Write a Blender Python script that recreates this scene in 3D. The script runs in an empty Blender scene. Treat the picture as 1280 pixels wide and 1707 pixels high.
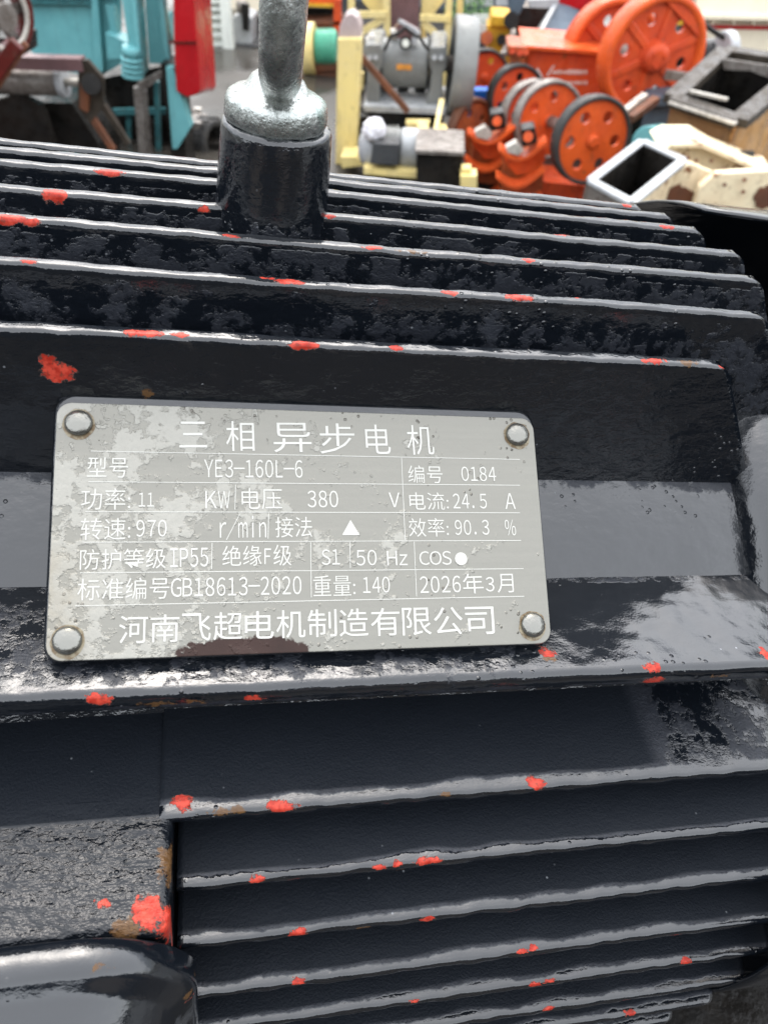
import bpy, bmesh, math, random
from mathutils import Vector, Matrix, noise
random.seed(7)
scene = bpy.context.scene
col = scene.collection
R = math.radians

# ------------------------------------------------------------------ camera
FPX, CX, CY = 1283.0, 640.0, 853.5            # focal length and centre, in pixels of the 1280 x 1707 photograph
CAM_H = 1.9
def cam_ray(px, py): return Vector((px - CX, CY - py, -FPX))
UPC = -cam_ray(510, 2200); UPC.normalize()                     # world up seen in camera axes
FWC = Vector((0, 0, -1)); FWC = (FWC - UPC * FWC.dot(UPC)).normalized()
RTC = FWC.cross(UPC)
M3 = Matrix((RTC, FWC, UPC))                                   # camera axes -> world axes
CAM = Vector((0, 0, CAM_H))
cd = bpy.data.cameras.new('camera'); cam = bpy.data.objects.new('camera', cd); col.objects.link(cam)
cam.matrix_world = Matrix.Translation(CAM) @ M3.to_4x4()
cd.sensor_fit = 'VERTICAL'; cd.sensor_height = 36.0; cd.sensor_width = 27.0
cd.lens = FPX / 1707 * 36.0
cd.clip_start = 0.01; cd.clip_end = 500
cd.dof.use_dof = True; cd.dof.focus_distance = 0.200; cd.dof.aperture_fstop = 22; cd.dof.aperture_blades = 0
scene.camera = cam

# ------------------------------------------------------------------ sky, light, exposure (overcast, raining)
w = bpy.data.worlds.new("World"); scene.world = w; w.use_nodes = True
nt = w.node_tree; nt.nodes.clear()
sky = nt.nodes.new('ShaderNodeTexSky'); sky.sky_type = 'NISHITA'; sky.sun_disc = False
sky.sun_elevation = R(55); sky.sun_rotation = R(-8); sky.dust_density = 4; sky.air_density = 1.2; sky.ozone_density = 1
hs = nt.nodes.new('ShaderNodeHueSaturation'); hs.inputs['Saturation'].default_value = 0.45
bg = nt.nodes.new('ShaderNodeBackground'); bg.inputs[1].default_value = 0.09
out = nt.nodes.new('ShaderNodeOutputWorld')
nt.links.new(sky.outputs[0], hs.inputs['Color']); nt.links.new(hs.outputs[0], bg.inputs[0]); nt.links.new(bg.outputs[0], out.inputs[0])
sd = bpy.data.lights.new('sun', 'SUN'); sun = bpy.data.objects.new('sun', sd); col.objects.link(sun)
sd.energy = 1.5; sd.angle = R(150); sd.color = (0.97, 0.985, 1.0)
sun.rotation_euler = (R(16), 0, R(8)); sun.location = (0, 0, 6)
vs = scene.view_settings; vs.view_transform = 'Standard'; vs.look = 'None'; vs.gamma = 1; vs.use_curve_mapping = False
vs.exposure = 2.05
scene.cycles.max_bounces = 6; scene.cycles.glossy_bounces = 4

# ------------------------------------------------------------------ material helpers
class NB:
    def __init__(s, name):
        s.m = bpy.data.materials.new(name); s.m.use_nodes = True
        s.t = s.m.node_tree; s.t.nodes.clear()
        s.out = s.t.nodes.new('ShaderNodeOutputMaterial'); s.b = s.t.nodes.new('ShaderNodeBsdfPrincipled')
        s.t.links.new(s.b.outputs[0], s.out.inputs[0])
        s.co = s.t.nodes.new('ShaderNodeTexCoord').outputs['Object']
    def set(s, k, v):
        i = s.b.inputs[k]
        if isinstance(v, bpy.types.NodeSocket): s.t.links.new(v, i)
        elif isinstance(v, tuple) and len(v) == 3: i.default_value = (*v, 1)
        else: i.default_value = v
    def _in(s, n, i, v):
        if isinstance(v, bpy.types.NodeSocket): s.t.links.new(v, n.inputs[i])
        elif isinstance(v, tuple) and len(v) == 3 and n.inputs[i].type == 'RGBA': n.inputs[i].default_value = (*v, 1)
        else: n.inputs[i].default_value = v
    def noise(s, scale, detail=4, rough=0.55, vec=None, off=(0, 0, 0), stretch=(1, 1, 1)):
        mp = s.t.nodes.new('ShaderNodeMapping'); s.t.links.new(vec or s.co, mp.inputs[0])
        mp.inputs[1].default_value = off; mp.inputs[3].default_value = stretch
        n = s.t.nodes.new('ShaderNodeTexNoise'); s.t.links.new(mp.outputs[0], n.inputs['Vector'])
        n.inputs['Scale'].default_value = scale; n.inputs['Detail'].default_value = detail; n.inputs['Roughness'].default_value = rough
        return n.outputs['Fac']
    def voro(s, scale, feature='F1'):
        n = s.t.nodes.new('ShaderNodeTexVoronoi'); s.t.links.new(s.co, n.inputs['Vector']); n.feature = feature
        n.inputs['Scale'].default_value = scale
        return n.outputs['Distance']
    def math(s, op, a, b=0.0, c=None, clamp=False):
        n = s.t.nodes.new('ShaderNodeMath'); n.operation = op; n.use_clamp = clamp
        s._in(n, 0, a); s._in(n, 1, b)
        if c is not None: s._in(n, 2, c)
        return n.outputs[0]
    def ramp(s, v, lo, hi, a=0.0, b=1.0):
        n = s.t.nodes.new('ShaderNodeMapRange'); n.interpolation_type = 'SMOOTHSTEP'
        s._in(n, 0, v); n.inputs[1].default_value = lo; n.inputs[2].default_value = hi; n.inputs[3].default_value = a; n.inputs[4].default_value = b
        return n.outputs[0]
    def mix(s, f, a, b):
        n = s.t.nodes.new('ShaderNodeMix'); n.data_type = 'RGBA'
        s._in(n, 0, f)
        for i, v in ((6, a), (7, b)):
            if isinstance(v, bpy.types.NodeSocket): s.t.links.new(v, n.inputs[i])
            else: n.inputs[i].default_value = (*v, 1)
        return n.outputs[2]
    def mixf(s, f, a, b):
        n = s.t.nodes.new('ShaderNodeMix'); n.data_type = 'FLOAT'
        s._in(n, 0, f); s._in(n, 2, a); s._in(n, 3, b)
        return n.outputs[0]
    def attr(s, name):
        n = s.t.nodes.new('ShaderNodeAttribute'); n.attribute_name = name
        return n.outputs['Fac']
    def bump(s, h, dist=1.0, strength=1.0, normal=None):
        n = s.t.nodes.new('ShaderNodeBump'); n.inputs['Strength'].default_value = strength; n.inputs['Distance'].default_value = dist
        s.t.links.new(h, n.inputs['Height'])
        if normal is not None: s.t.links.new(normal, n.inputs['Normal'])
        return n.outputs[0]
    def sep(s):
        n = s.t.nodes.new('ShaderNodeSeparateXYZ'); s.t.links.new(s.co, n.inputs[0]); return n.outputs

def motor_paint():
    b = NB('wet_navy_motor_paint')
    chip = b.attr('chip'); wetb = b.attr('wet'); bumpy = b.attr('bumpy'); rust = b.attr('rust')
    n1 = b.noise(120, 6, 0.62); n2 = b.noise(460, 4, 0.6); nf = b.noise(1500, 3, 0.6)
    wv = b.math('ADD', b.math('ADD', b.math('MULTIPLY', n1, 0.70), b.math('MULTIPLY', n2, 0.30)), wetb)
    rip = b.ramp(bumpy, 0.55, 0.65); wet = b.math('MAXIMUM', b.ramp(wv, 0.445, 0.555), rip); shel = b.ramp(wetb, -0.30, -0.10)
    tint = b.noise(30, 3, 0.5)
    fleck = b.math('MULTIPLY', b.ramp(b.voro(190), 0.075, 0.035), b.ramp(b.noise(33, 3, 0.6, off=(2, 4, 9)), 0.53, 0.62))
    dry = b.mix(b.ramp(b.math('ADD', b.math('MULTIPLY', tint, 0.5), b.math('MULTIPLY', b.noise(700, 4, 0.65, off=(1, 9, 4)), 0.5)), 0.36, 0.64), (0.0080, 0.0096, 0.0138), (0.0185, 0.0212, 0.0275))
    wc = b.mix(tint, (0.0032, 0.0044, 0.0064), (0.0050, 0.0064, 0.0090))
    c = b.mix(wet, dry, wc)
    c = b.mix(shel, b.mix(wet, b.mix(tint, (0.0060, 0.0076, 0.0106), (0.0085, 0.0106, 0.0142)), wc), c)      # darker in the sheltered gaps between side fins: shade put into the colour
    c = b.mix(b.math('MULTIPLY', fleck, 0.7), c, (0.16, 0.17, 0.18))
    # brown rust
    rm = b.math('MULTIPLY', b.ramp(b.math('ADD', rust, b.math('MULTIPLY', b.math('MULTIPLY', b.math('SUBTRACT', n2, 0.5), 2.6), b.ramp(rust, 0.0, 0.3))), 0.45, 0.75), 0.85)
    c = b.mix(rm, c, b.mix(nf, (0.05, 0.024, 0.010), (0.14, 0.075, 0.030)))
    # chipped paint, red primer
    cn = b.math('ADD', b.math('MULTIPLY', b.math('MULTIPLY', b.math('SUBTRACT', b.noise(340, 6, 0.72, off=(3, 1, 2)), 0.5), 3.0), b.ramp(chip, 0.0, 0.25)), chip)
    cm = b.ramp(cn, 0.31, 0.34); edge = b.math('MULTIPLY', b.ramp(cn, 0.18, 0.30), b.ramp(cn, 0.42, 0.33))
    c = b.mix(b.math('MULTIPLY', edge, 0.7), c, (0.11, 0.055, 0.04))
    red = b.mix(b.ramp(b.noise(600, 3), 0.35, 0.65), (0.27, 0.018, 0.010), (0.44, 0.050, 0.030))
    red = b.mix(b.math('MULTIPLY', b.ramp(b.noise(900, 4, 0.7, off=(8, 2, 2)), 0.54, 0.64), 0.7), red, (0.10, 0.03, 0.02))
    red = b.mix(b.math('MULTIPLY', b.ramp(cn, 0.55, 0.36), 0.55), red, (0.20, 0.018, 0.012))
    c = b.mix(cm, c, red)
    b.set('Base Color', c)
    rw = b.mixf(wet, 0.48, 0.035); rw = b.mixf(rip, rw, 0.16); rw = b.mixf(cm, rw, 0.36); b.set('Roughness', rw)
    b.set('IOR', 1.68); b.set('Specular IOR Level', b.mixf(b.math('MAXIMUM', cm, rm), b.mixf(wet, b.mixf(b.ramp(wetb, -0.30, -0.10), 0.05, 0.22), b.mixf(rip, 0.5, 0.24)), 0.12))
    # relief: cast grain where dry, calm film and beads where wet
    g = b.math('MULTIPLY', b.math('SUBTRACT', b.noise(300, 4, 0.55, off=(1, 5, 2), stretch=(0.6, 1, 1)), 0.5), b.math('MULTIPLY', bumpy, 0.0015))
    film = b.math('MULTIPLY', b.math('MULTIPLY', b.math('SUBTRACT', b.noise(46, 3, 0.45), 0.5), 0.0016), b.math('SUBTRACT', 1.0, b.math('MULTIPLY', b.math('SUBTRACT', b.ramp(bumpy, 0.05, 0.08), b.ramp(bumpy, 0.12, 0.14)), 0.75)))
    grain = b.math('MULTIPLY', b.math('MULTIPLY', nf, 0.00022), b.math('SUBTRACT', 1.0, b.math('MULTIPLY', wet, 0.85)))
    step = b.math('MULTIPLY', wet, -0.00005)
    dm = b.math('MULTIPLY', wet, b.math('MULTIPLY', b.ramp(b.voro(420), 0.26, 0.10), b.ramp(b.noise(38, 4, 0.6, off=(6, 6, 2)), 0.56, 0.64)))
    ch = b.math('ADD', b.math('MULTIPLY', cm, -0.00035), b.math('MULTIPLY', dm, 0.00028))
    h = b.math('ADD', b.math('ADD', b.math('ADD', g, film), b.math('ADD', grain, step)), ch)
    b.set('Normal', b.bump(h))
    return b.m
PAINT = motor_paint()

def paint(name, c, c2=None, rough=0.35, scale=6, metallic=0.0, dirt=0.25, dirtc=(0.07, 0.05, 0.035), rust=0.0, wet=0.3):
    """weathered machine paint: two-tone fading, blotchy dirt, patches of rust, rain-wet gloss"""
    b = NB(name)
    n = b.noise(scale, 5, 0.6); n2 = b.noise(scale * 4.3, 5, 0.65, off=(4, 2, 7))
    c2 = c2 or tuple(v * 0.78 for v in c)
    k = b.mix(b.ramp(n, 0.35, 0.65), c, c2)
    k = b.mix(b.ramp(n2, 0.62 - dirt * 0.25, 0.80, 0, min(1, dirt * 2.2)), k, dirtc)
    stz = b.noise(scale * 2.6, 5, 0.65, off=(1, 7, 3), stretch=(3.2, 3.2, 0.35))          # grime washed down by the rain
    k = b.mix(b.ramp(stz, 0.52, 0.74, 0, 0.25 + dirt), k, tuple(v * 0.30 + d * 0.5 for v, d in zip(c, dirtc)))
    if rust > 0:
        r = b.ramp(b.noise(scale * 1.7, 6, 0.7, off=(9, 3, 1)), 0.68 - rust * 0.25, 0.74 - rust * 0.25)
        k = b.mix(r, k, b.mix(n2, (0.10, 0.035, 0.015), (0.24, 0.10, 0.04)))
    b.set('Base Color', k); b.set('Metallic', metallic); b.set('IOR', 1.4); b.set('Specular IOR Level', 0.28)
    b.set('Roughness', b.ramp(b.noise(scale * 2.2, 4, 0.6, off=(2, 8, 3)), 0.40, 0.60, max(0.05, rough - wet * 0.6), rough + 0.12))
    b.set('Normal', b.bump(b.noise(scale * 9, 4, 0.6), 0.004, 0.5))
    return b.m
TEAL = paint('teal_paint', (0.135, 0.36, 0.375), (0.11, 0.30, 0.315), 0.30, 3, dirt=0.12)
TEALD = paint('dull_teal_paint', (0.05, 0.17, 0.18), (0.035, 0.11, 0.12), 0.4, 5, dirt=0.4)
REDP = paint('red_guard_paint', (0.36, 0.010, 0.014), (0.28, 0.008, 0.011), 0.25, 3, dirt=0.10)
WHITEP = paint('white_paint', (0.68, 0.70, 0.64), (0.60, 0.62, 0.57), 0.4, 4, dirt=0.18)
CREAM = paint('cream_paint', (0.72, 0.62, 0.42), (0.66, 0.53, 0.35), 0.4, 7, dirt=0.25, rust=0.42)
CREAMW = paint('cream_wall_paint', (0.74, 0.67, 0.52), (0.68, 0.61, 0.47), 0.5, 1.5, dirt=0.1)
TAN = paint('tan_paint', (0.38, 0.20, 0.07), (0.44, 0.25, 0.10), 0.45, 4, dirt=0.5, rust=0.36)
YEL = paint('pale_yellow_paint', (0.70, 0.56, 0.22), (0.64, 0.52, 0.24), 0.38, 5, dirt=0.24)
YELS = paint('strong_yellow_paint', (0.62, 0.36, 0.03), (0.52, 0.30, 0.03), 0.4, 5, dirt=0.3)
ORG = paint('orange_paint', (0.62, 0.095, 0.020), (0.52, 0.075, 0.02), 0.33, 6, dirt=0.30, rust=0.10)
ORGR = paint('orange_red_paint', (0.55, 0.075, 0.022), (0.46, 0.055, 0.02), 0.36, 6, dirt=0.34, rust=0.10)
ORGD = paint('worn_orange_paint', (0.40, 0.10, 0.03), (0.28, 0.07, 0.03), 0.4, 9, dirt=0.5, rust=0.2)
GREY = paint('grey_machine_paint', (0.20, 0.205, 0.195), (0.16, 0.165, 0.16), 0.28, 4, dirt=0.2)
GREYL = paint('light_grey_paint', (0.40, 0.41, 0.41), (0.32, 0.33, 0.34), 0.35, 5, dirt=0.2)
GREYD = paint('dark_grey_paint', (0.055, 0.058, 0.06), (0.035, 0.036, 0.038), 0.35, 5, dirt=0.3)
BLACK = paint('black_greasy_steel', (0.0075, 0.007, 0.0065), (0.015, 0.013, 0.011), 0.42, 8, dirt=0.2, dirtc=(0.03, 0.024, 0.018))
STEEL = paint('worn_steel', (0.24, 0.22, 0.20), (0.15, 0.13, 0.115), 0.4, 10, metallic=0.3, dirt=0.45)
DSTEEL = paint('dark_greasy_steel', (0.050, 0.040, 0.030), (0.030, 0.024, 0.018), 0.45, 9, metallic=0.0, dirt=0.5, dirtc=(0.02, 0.018, 0.015))
BROWN = paint('dark_brown_hopper_paint', (0.19, 0.10, 0.045), (0.26, 0.15, 0.07), 0.5, 6, dirt=0.5, rust=0.35)  # darker, browner tone for one hopper wall and its stiffener
STEELL = paint('bare_bright_steel', (0.52, 0.49, 0.44), (0.42, 0.39, 0.34), 0.35, 9, metallic=0.3, dirt=0.3)
RUST = paint('brown_rust', (0.16, 0.06, 0.03), (0.10, 0.045, 0.028), 0.5, 9, dirt=0.4)
MAUVE = paint('brown_mauve_paint', (0.15, 0.085, 0.085), (0.12, 0.07, 0.072), 0.4, 4, dirt=0.2)
MAUVE_SHEEN = paint('mauve_paint_wet_sheen', (0.42, 0.35, 0.34), (0.36, 0.29, 0.28), 0.35, 6, dirt=0.25)  # mauve made paler: the wet reflection is put into the colour
MAROON = paint('maroon_paint', (0.10, 0.014, 0.011), (0.07, 0.012, 0.010), 0.3, 6, dirt=0.35)
BLUE = paint('blue_paint', (0.02, 0.16, 0.60), (0.02, 0.13, 0.5), 0.35, 5, dirt=0.1)
GREEN = paint('green_paint', (0.10, 0.40, 0.27), (0.08, 0.32, 0.22), 0.35, 5, dirt=0.25)
RUBBER = paint('black_rubber', (0.03, 0.03, 0.03), (0.045, 0.043, 0.04), 0.45, 10, dirt=0.3)
BAGP = paint('white_plastic_film', (0.72, 0.71, 0.74), (0.60, 0.58, 0.60), 0.22, 14, dirt=0.05)
REDLINE = paint('red_stripe_paint', (0.45, 0.03, 0.03), None, 0.4, 5)
LABELO = paint('orange_label', (0.70, 0.30, 0.06), None, 0.4, 5)
LOGO = paint('faded_white_lettering', (0.72, 0.60, 0.55), (0.60, 0.45, 0.38), 0.5, 8)
SLATE = paint('slate_blue_paint', (0.10, 0.13, 0.16), (0.075, 0.095, 0.12), 0.4, 4, dirt=0.2)

def concrete():
    b = NB('wet_concrete')
    n = b.noise(0.9, 6, 0.6); n2 = b.noise(14, 6, 0.7)
    c = b.mix(b.ramp(n, 0.3, 0.7), (0.050, 0.045, 0.038), (0.030, 0.027, 0.024))
    c = b.mix(b.ramp(n2, 0.5, 0.75, 0, 0.5), c, (0.03, 0.026, 0.022))
    b.set('Base Color', c); b.set('IOR', 1.4)
    b.set('Roughness', b.ramp(b.noise(1.3, 4, 0.5, off=(3, 3, 0)), 0.40, 0.58, 0.10, 0.5)); b.set('Specular IOR Level', 0.35)
    b.set('Normal', b.bump(b.noise(60, 4, 0.6), 0.004, 0.35))
    return b.m
def galvanised():
    b = NB('galvanised_eyebolt_steel')
    n = b.noise(230, 5, 0.65); n2 = b.noise(1100, 4, 0.6); st = b.noise(420, 4, 0.6, stretch=(1, 1, 4))
    c = b.mix(b.ramp(n, 0.32, 0.66), (0.46, 0.475, 0.455), (0.26, 0.28, 0.265))
    c = b.mix(b.ramp(b.noise(45, 4, 0.6, off=(5, 1, 1)), 0.50, 0.64, 0, 0.5), c, (0.10, 0.22, 0.185))
    c = b.mix(b.ramp(st, 0.60, 0.70, 0, 0.75), c, (0.04, 0.042, 0.042))
    b.set('Base Color', c); b.set('Metallic', 0.85)
    b.set('Roughness', b.ramp(n2, 0.35, 0.65, 0.16, 0.36))
    b.set('Normal', b.bump(b.math('ADD', b.math('MULTIPLY', n, 0.0005), b.math('MULTIPLY', n2, 0.00022))))
    return b.m
def nameplate_metal():
    b = NB('wet_nameplate_metal')
    x, y, z = b.sep()
    n1 = b.noise(75, 6, 0.62); n2 = b.noise(400, 4, 0.6); fine = b.noise(900, 2, 0.5)
    br = b.noise(90, 3, 0.6, stretch=(0.12, 6, 1))
    c = b.mix(br, (0.162, 0.158, 0.138), (0.190, 0.184, 0.160))
    side = b.math('MULTIPLY', b.math('SUBTRACT', 0.0, x), 1.3)        # more splashes towards the terminal box end
    wm = b.ramp(b.math('ADD', b.math('ADD', b.math('MULTIPLY', n1, 0.65), b.math('MULTIPLY', n2, 0.35)), side), 0.53, 0.58)
    c = b.mix(b.math('MULTIPLY', wm, 0.75), c, b.mix(n2, (0.305, 0.298, 0.265), (0.235, 0.229, 0.202)))
    spk = b.math('MULTIPLY', b.ramp(b.voro(520), 0.24, 0.12), b.ramp(b.math('ADD', b.noise(45, 5, 0.65, off=(7, 7, 0)), b.math('MULTIPLY', b.math('ABSOLUTE', y), 3.0)), 0.58, 0.68))
    c = b.mix(b.math('MULTIPLY', spk, 0.8), c, (0.10, 0.09, 0.075))
    # yellow-brown stain in the lower corner
    st = b.math('MULTIPLY', b.ramp(b.math('ADD', x, b.math('MULTIPLY', n2, 0.01)), -0.040, -0.058), b.ramp(y, 0.004, -0.012))
    c = b.mix(b.math('MULTIPLY', st, b.ramp(n1, 0.4, 0.6, 0.1, 0.55)), c, (0.165, 0.135, 0.085))
    # wet streak along the bottom edge, its dark red reflection painted into the colour
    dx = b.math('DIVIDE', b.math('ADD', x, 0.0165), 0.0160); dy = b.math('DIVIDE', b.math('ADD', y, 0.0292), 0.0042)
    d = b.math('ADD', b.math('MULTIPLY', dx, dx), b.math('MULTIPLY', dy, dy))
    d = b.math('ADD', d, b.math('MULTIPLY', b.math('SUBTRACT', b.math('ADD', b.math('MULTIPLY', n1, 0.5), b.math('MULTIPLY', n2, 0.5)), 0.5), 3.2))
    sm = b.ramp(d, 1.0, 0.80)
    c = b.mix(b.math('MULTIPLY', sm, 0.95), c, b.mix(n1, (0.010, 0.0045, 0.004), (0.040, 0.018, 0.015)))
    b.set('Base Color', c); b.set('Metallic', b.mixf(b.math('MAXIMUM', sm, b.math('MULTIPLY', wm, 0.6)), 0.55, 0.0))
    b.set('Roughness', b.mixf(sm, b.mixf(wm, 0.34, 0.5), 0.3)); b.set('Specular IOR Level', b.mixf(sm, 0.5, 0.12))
    h = b.math('ADD', b.math('MULTIPLY', wm, b.math('MULTIPLY', n2, 0.0003)), b.math('MULTIPLY', n1, 0.0004))
    h = b.math('ADD', h, b.math('MULTIPLY', spk, 0.00025))
    b.set('Normal', b.bump(h))
    return b.m
def simple(name, c, rough, metallic=0.0, bscale=0, bamp=0.0):
    b = NB(name); n = b.noise(bscale or 50, 4, 0.6)
    b.set('Base Color', b.mix(n, c, tuple(v * 0.7 for v in c))); b.set('Roughness', rough); b.set('Metallic', metallic)
    if bamp: b.set('Normal', b.bump(n, bamp))
    return b.m
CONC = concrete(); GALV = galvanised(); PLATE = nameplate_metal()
INK = simple('white_plate_print', (0.47, 0.465, 0.425), 0.42)
def rivet_mat():
    b = NB('rivet_metal'); n = b.noise(300, 3, 0.6)
    c = b.mix(b.ramp(n, 0.54, 0.70), (0.20, 0.197, 0.178), (0.11, 0.105, 0.09))
    b.set('Base Color', c); b.set('Metallic', 0.85); b.set('Roughness', 0.26); b.set('Normal', b.bump(n, 0.0004)); return b.m
RIVET = rivet_mat()
def stain_mat():
    b = NB('rivet_rust_ring'); n = b.noise(500, 5, 0.7)
    b.set('Base Color', b.mix(b.ramp(n, 0.4, 0.6), (0.09, 0.055, 0.020), (0.20, 0.17, 0.11))); b.set('Roughness', 0.5); return b.m
STAIN = stain_mat()

# ------------------------------------------------------------------ object helpers
def tag(o, label=None, cat=None, group=None, kind=None):
    if label: o['label'] = label
    if cat: o['category'] = cat
    if group: o['group'] = group
    if kind: o['kind'] = kind
    return o
def empty(name, loc=(0, 0, 0), label=None, cat=None, group=None, matrix=None):
    o = bpy.data.objects.new(name, None); col.objects.link(o); o.empty_display_size = 0.1
    if matrix is not None: o.matrix_basis = matrix
    else: o.location = loc
    return tag(o, label, cat, group)
class MB:
    """collects simple solids; build() links them as one mesh object under a parent"""
    def __init__(s): s.v = []; s.f = []; s.sm = []
    def add(s, vs, fs, smooth=False):
        n = len(s.v); s.v += [Vector(v) for v in vs]
        s.f += [[i + n for i in f] for f in fs]; s.sm += [smooth] * len(fs); return s
    def box(s, c, d, rot=None):
        c = Vector(c); m = rot or Matrix.Identity(3)
        vs = [c + m @ Vector((x * d[0] / 2, y * d[1] / 2, z * d[2] / 2)) for x in (-1, 1) for y in (-1, 1) for z in (-1, 1)]
        return s.add(vs, [(0, 1, 3, 2), (4, 6, 7, 5), (0, 4, 5, 1), (2, 3, 7, 6), (0, 2, 6, 4), (1, 5, 7, 3)])
    def bar(s, a, b, w, h=None, up=Vector((0, 0, 1))):
        a = Vector(a); b = Vector(b); h = h or w; d = b - a; L = d.length; d.normalize()
        if abs(d.dot(up)) > 0.98: up = Vector((0, 1, 0))
        x = d.cross(up).normalized(); z = x.cross(d)
        return s.box((a + b) / 2, (w, L, h), Matrix((x, d, z)).transposed())
    def tube(s, a, b, r, r2=None, n=20, caps=True, smooth=True):
        a = Vector(a); b = Vector(b); r2 = r if r2 is None else r2; d = (b - a).normalized()
        x = d.orthogonal().normalized(); y = d.cross(x); vs = []
        for p, q in ((a, r), (b, r2)):
            vs += [p + (x * math.cos(t) + y * math.sin(t)) * q for t in [2 * math.pi * i / n for i in range(n)]]
        s.add(vs, [(i, (i + 1) % n, n + (i + 1) % n, n + i) for i in range(n)], smooth)
        if caps: s.add(vs, [tuple(range(n - 1, -1, -1)), tuple(range(n, 2 * n))])
        return s
    def lathe(s, c, axis, prof, n=40, smooth=True):
        """prof: (distance along axis, radius), closed loop if first == last"""
        c = Vector(c); d = Vector(axis).normalized(); x = d.orthogonal().normalized(); y = d.cross(x); vs = []
        for h, r in prof:
            vs += [c + d * h + (x * math.cos(t) + y * math.sin(t)) * r for t in [2 * math.pi * i / n for i in range(n)]]
        fs = [(k * n + i, k * n + (i + 1) % n, (k + 1) * n + (i + 1) % n, (k + 1) * n + i) for k in range(len(prof) - 1) for i in range(n)]
        return s.add(vs, fs, smooth)
    def prism(s, pts, ext):
        n = len(pts); ext = Vector(ext); vs = [Vector(p) for p in pts] + [Vector(p) + ext for p in pts]
        return s.add(vs, [tuple(range(n - 1, -1, -1)), tuple(range(n, 2 * n))] + [(i, (i + 1) % n, n + (i + 1) % n, n + i) for i in range(n)])
    def build(s, name, mat, parent=None, bevel=0.0, kind=None, seg=2):
        off = None
        if parent is not None:
            p = parent
            while p.parent: p = p.parent
            off = p.matrix_basis.inverted()
        me = bpy.data.meshes.new(name)
        me.from_pydata([(off @ v) if off is not None else v for v in s.v], [], s.f)
        me.polygons.foreach_set('use_smooth', s.sm)
        bm = bmesh.new(); bm.from_mesh(me)
        bmesh.ops.remove_doubles(bm, verts=bm.verts, dist=1e-6)
        bmesh.ops.recalc_face_normals(bm, faces=bm.faces)
        if bevel > 0:
            es = [e for e in bm.edges if len(e.link_faces) == 2 and e.calc_face_angle(0) > 0.6]
            bmesh.ops.bevel(bm, geom=es, offset=bevel, segments=seg, affect='EDGES', profile=0.5, clamp_overlap=True)
        bm.to_mesh(me); bm.free(); me.materials.append(mat)
        o = bpy.data.objects.new(name, me); col.objects.link(o)
        if parent is not None: o.parent = parent
        if kind: o['kind'] = kind
        return o

# ================================================================== THE MOTOR
AX = cam_ray(6200, 880).normalized()
UPM = (UPC - AX * UPC.dot(AX)).normalized()
BKM = UPM.cross(AX)                                   # away from the photographer
B3 = Matrix((AX, BKM, UPM))                           # camera axes -> motor axes
O_M = Vector((0, 0.2017, -0.231))                     # motor origin (on its shaft) from the lens, in motor axes
mw3 = M3 @ B3.transposed()
MOTOR_W = Matrix.Translation(CAM + mw3 @ O_M) @ mw3.to_4x4()
def m_atY(px, py, y):
    p = B3 @ cam_ray(px, py); return p * ((y + O_M.y) / p.y) - O_M
def m_atZ(px, py, z):
    p = B3 @ cam_ray(px, py); return p * ((z + O_M.z) / p.z) - O_M
motor = empty('electric_motor', matrix=MOTOR_W,
              label='rain-wet navy finned electric motor with metal nameplate and lifting eye', cat='motor')
X_L, X_R = -0.115, 0.150

def sweep(name, xs, ring, chips=(), wet=None, bumpy=None, rust=None, mat=PAINT, parent=None, smooth=True, axis='X', cap=True):
    """closed profile carried along an axis: ring(x, i, n) -> list of (X, y, z); attributes are painted on the vertices"""
    vs = []; npr = None
    for i, x in enumerate(xs):
        r = ring(x, i / (len(xs) - 1)); npr = len(r); vs += r
    fs = []
    for i in range(len(xs) - 1):
        for j in range(npr):
            fs.append((i * npr + j, i * npr + (j + 1) % npr, (i + 1) * npr + (j + 1) % npr, (i + 1) * npr + j))
    if cap:
        fs.append(tuple(range(npr - 1, -1, -1))); fs.append(tuple((len(xs) - 1) * npr + j for j in range(npr)))
    return raw(name, vs, fs, chips, wet, bumpy, rust, mat, parent, smooth, flat_last=2 if cap else 0)
def raw(name, vs, fs, chips=(), wet=None, bumpy=None, rust=None, mat=PAINT, parent=None, smooth=True, flat_last=0):
    me = bpy.data.meshes.new(name); me.from_pydata(vs, [], fs)
    me.polygons.foreach_set('use_smooth', [smooth and k < len(fs) - flat_last for k in range(len(fs))])
    bm = bmesh.new(); bm.from_mesh(me); bmesh.ops.recalc_face_normals(bm, faces=bm.faces); bm.to_mesh(me); bm.free()
    n = len(vs); A = {k: [0.0] * n for k in ('chip', 'wet', 'bumpy', 'rust')}
    for k, fn, d in (('wet', wet, 0.3), ('bumpy', bumpy, 0.15)):
        A[k] = [d] * n if fn is None else ([fn] * n if not callable(fn) else [fn(*v) for v in vs])
    for (c, sx, sr, kind) in chips:
        for i, v in enumerate(vs):
            dx = (v[0] - c[0]) / sx
            if abs(dx) < 1.6:
                q = math.sqrt(dx * dx + ((v[1] - c[1]) ** 2 + (v[2] - c[2]) ** 2) / (sr * sr))
                val = max(0.0, 1.25 - q)
                A[kind][i] = max(A[kind][i], val)
    if rust:
        for i, v in enumerate(vs): A['rust'][i] = max(A['rust'][i], rust(*v))
    for k, a in A.items():
        t = me.attributes.new(k, 'FLOAT', 'POINT'); t.data.foreach_set('value', a)
    me.materials.append(mat)
    o = bpy.data.objects.new(name, me); col.objects.link(o); o.parent = parent or motor
    return o
def frange(a, b, step):
    n = max(1, int(round((b - a) / step))); return [a + (b - a) * i / n for i in range(n + 1)]
def nz(x, y, z=0.0): return noise.noise(Vector((x, y, z)))

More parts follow.
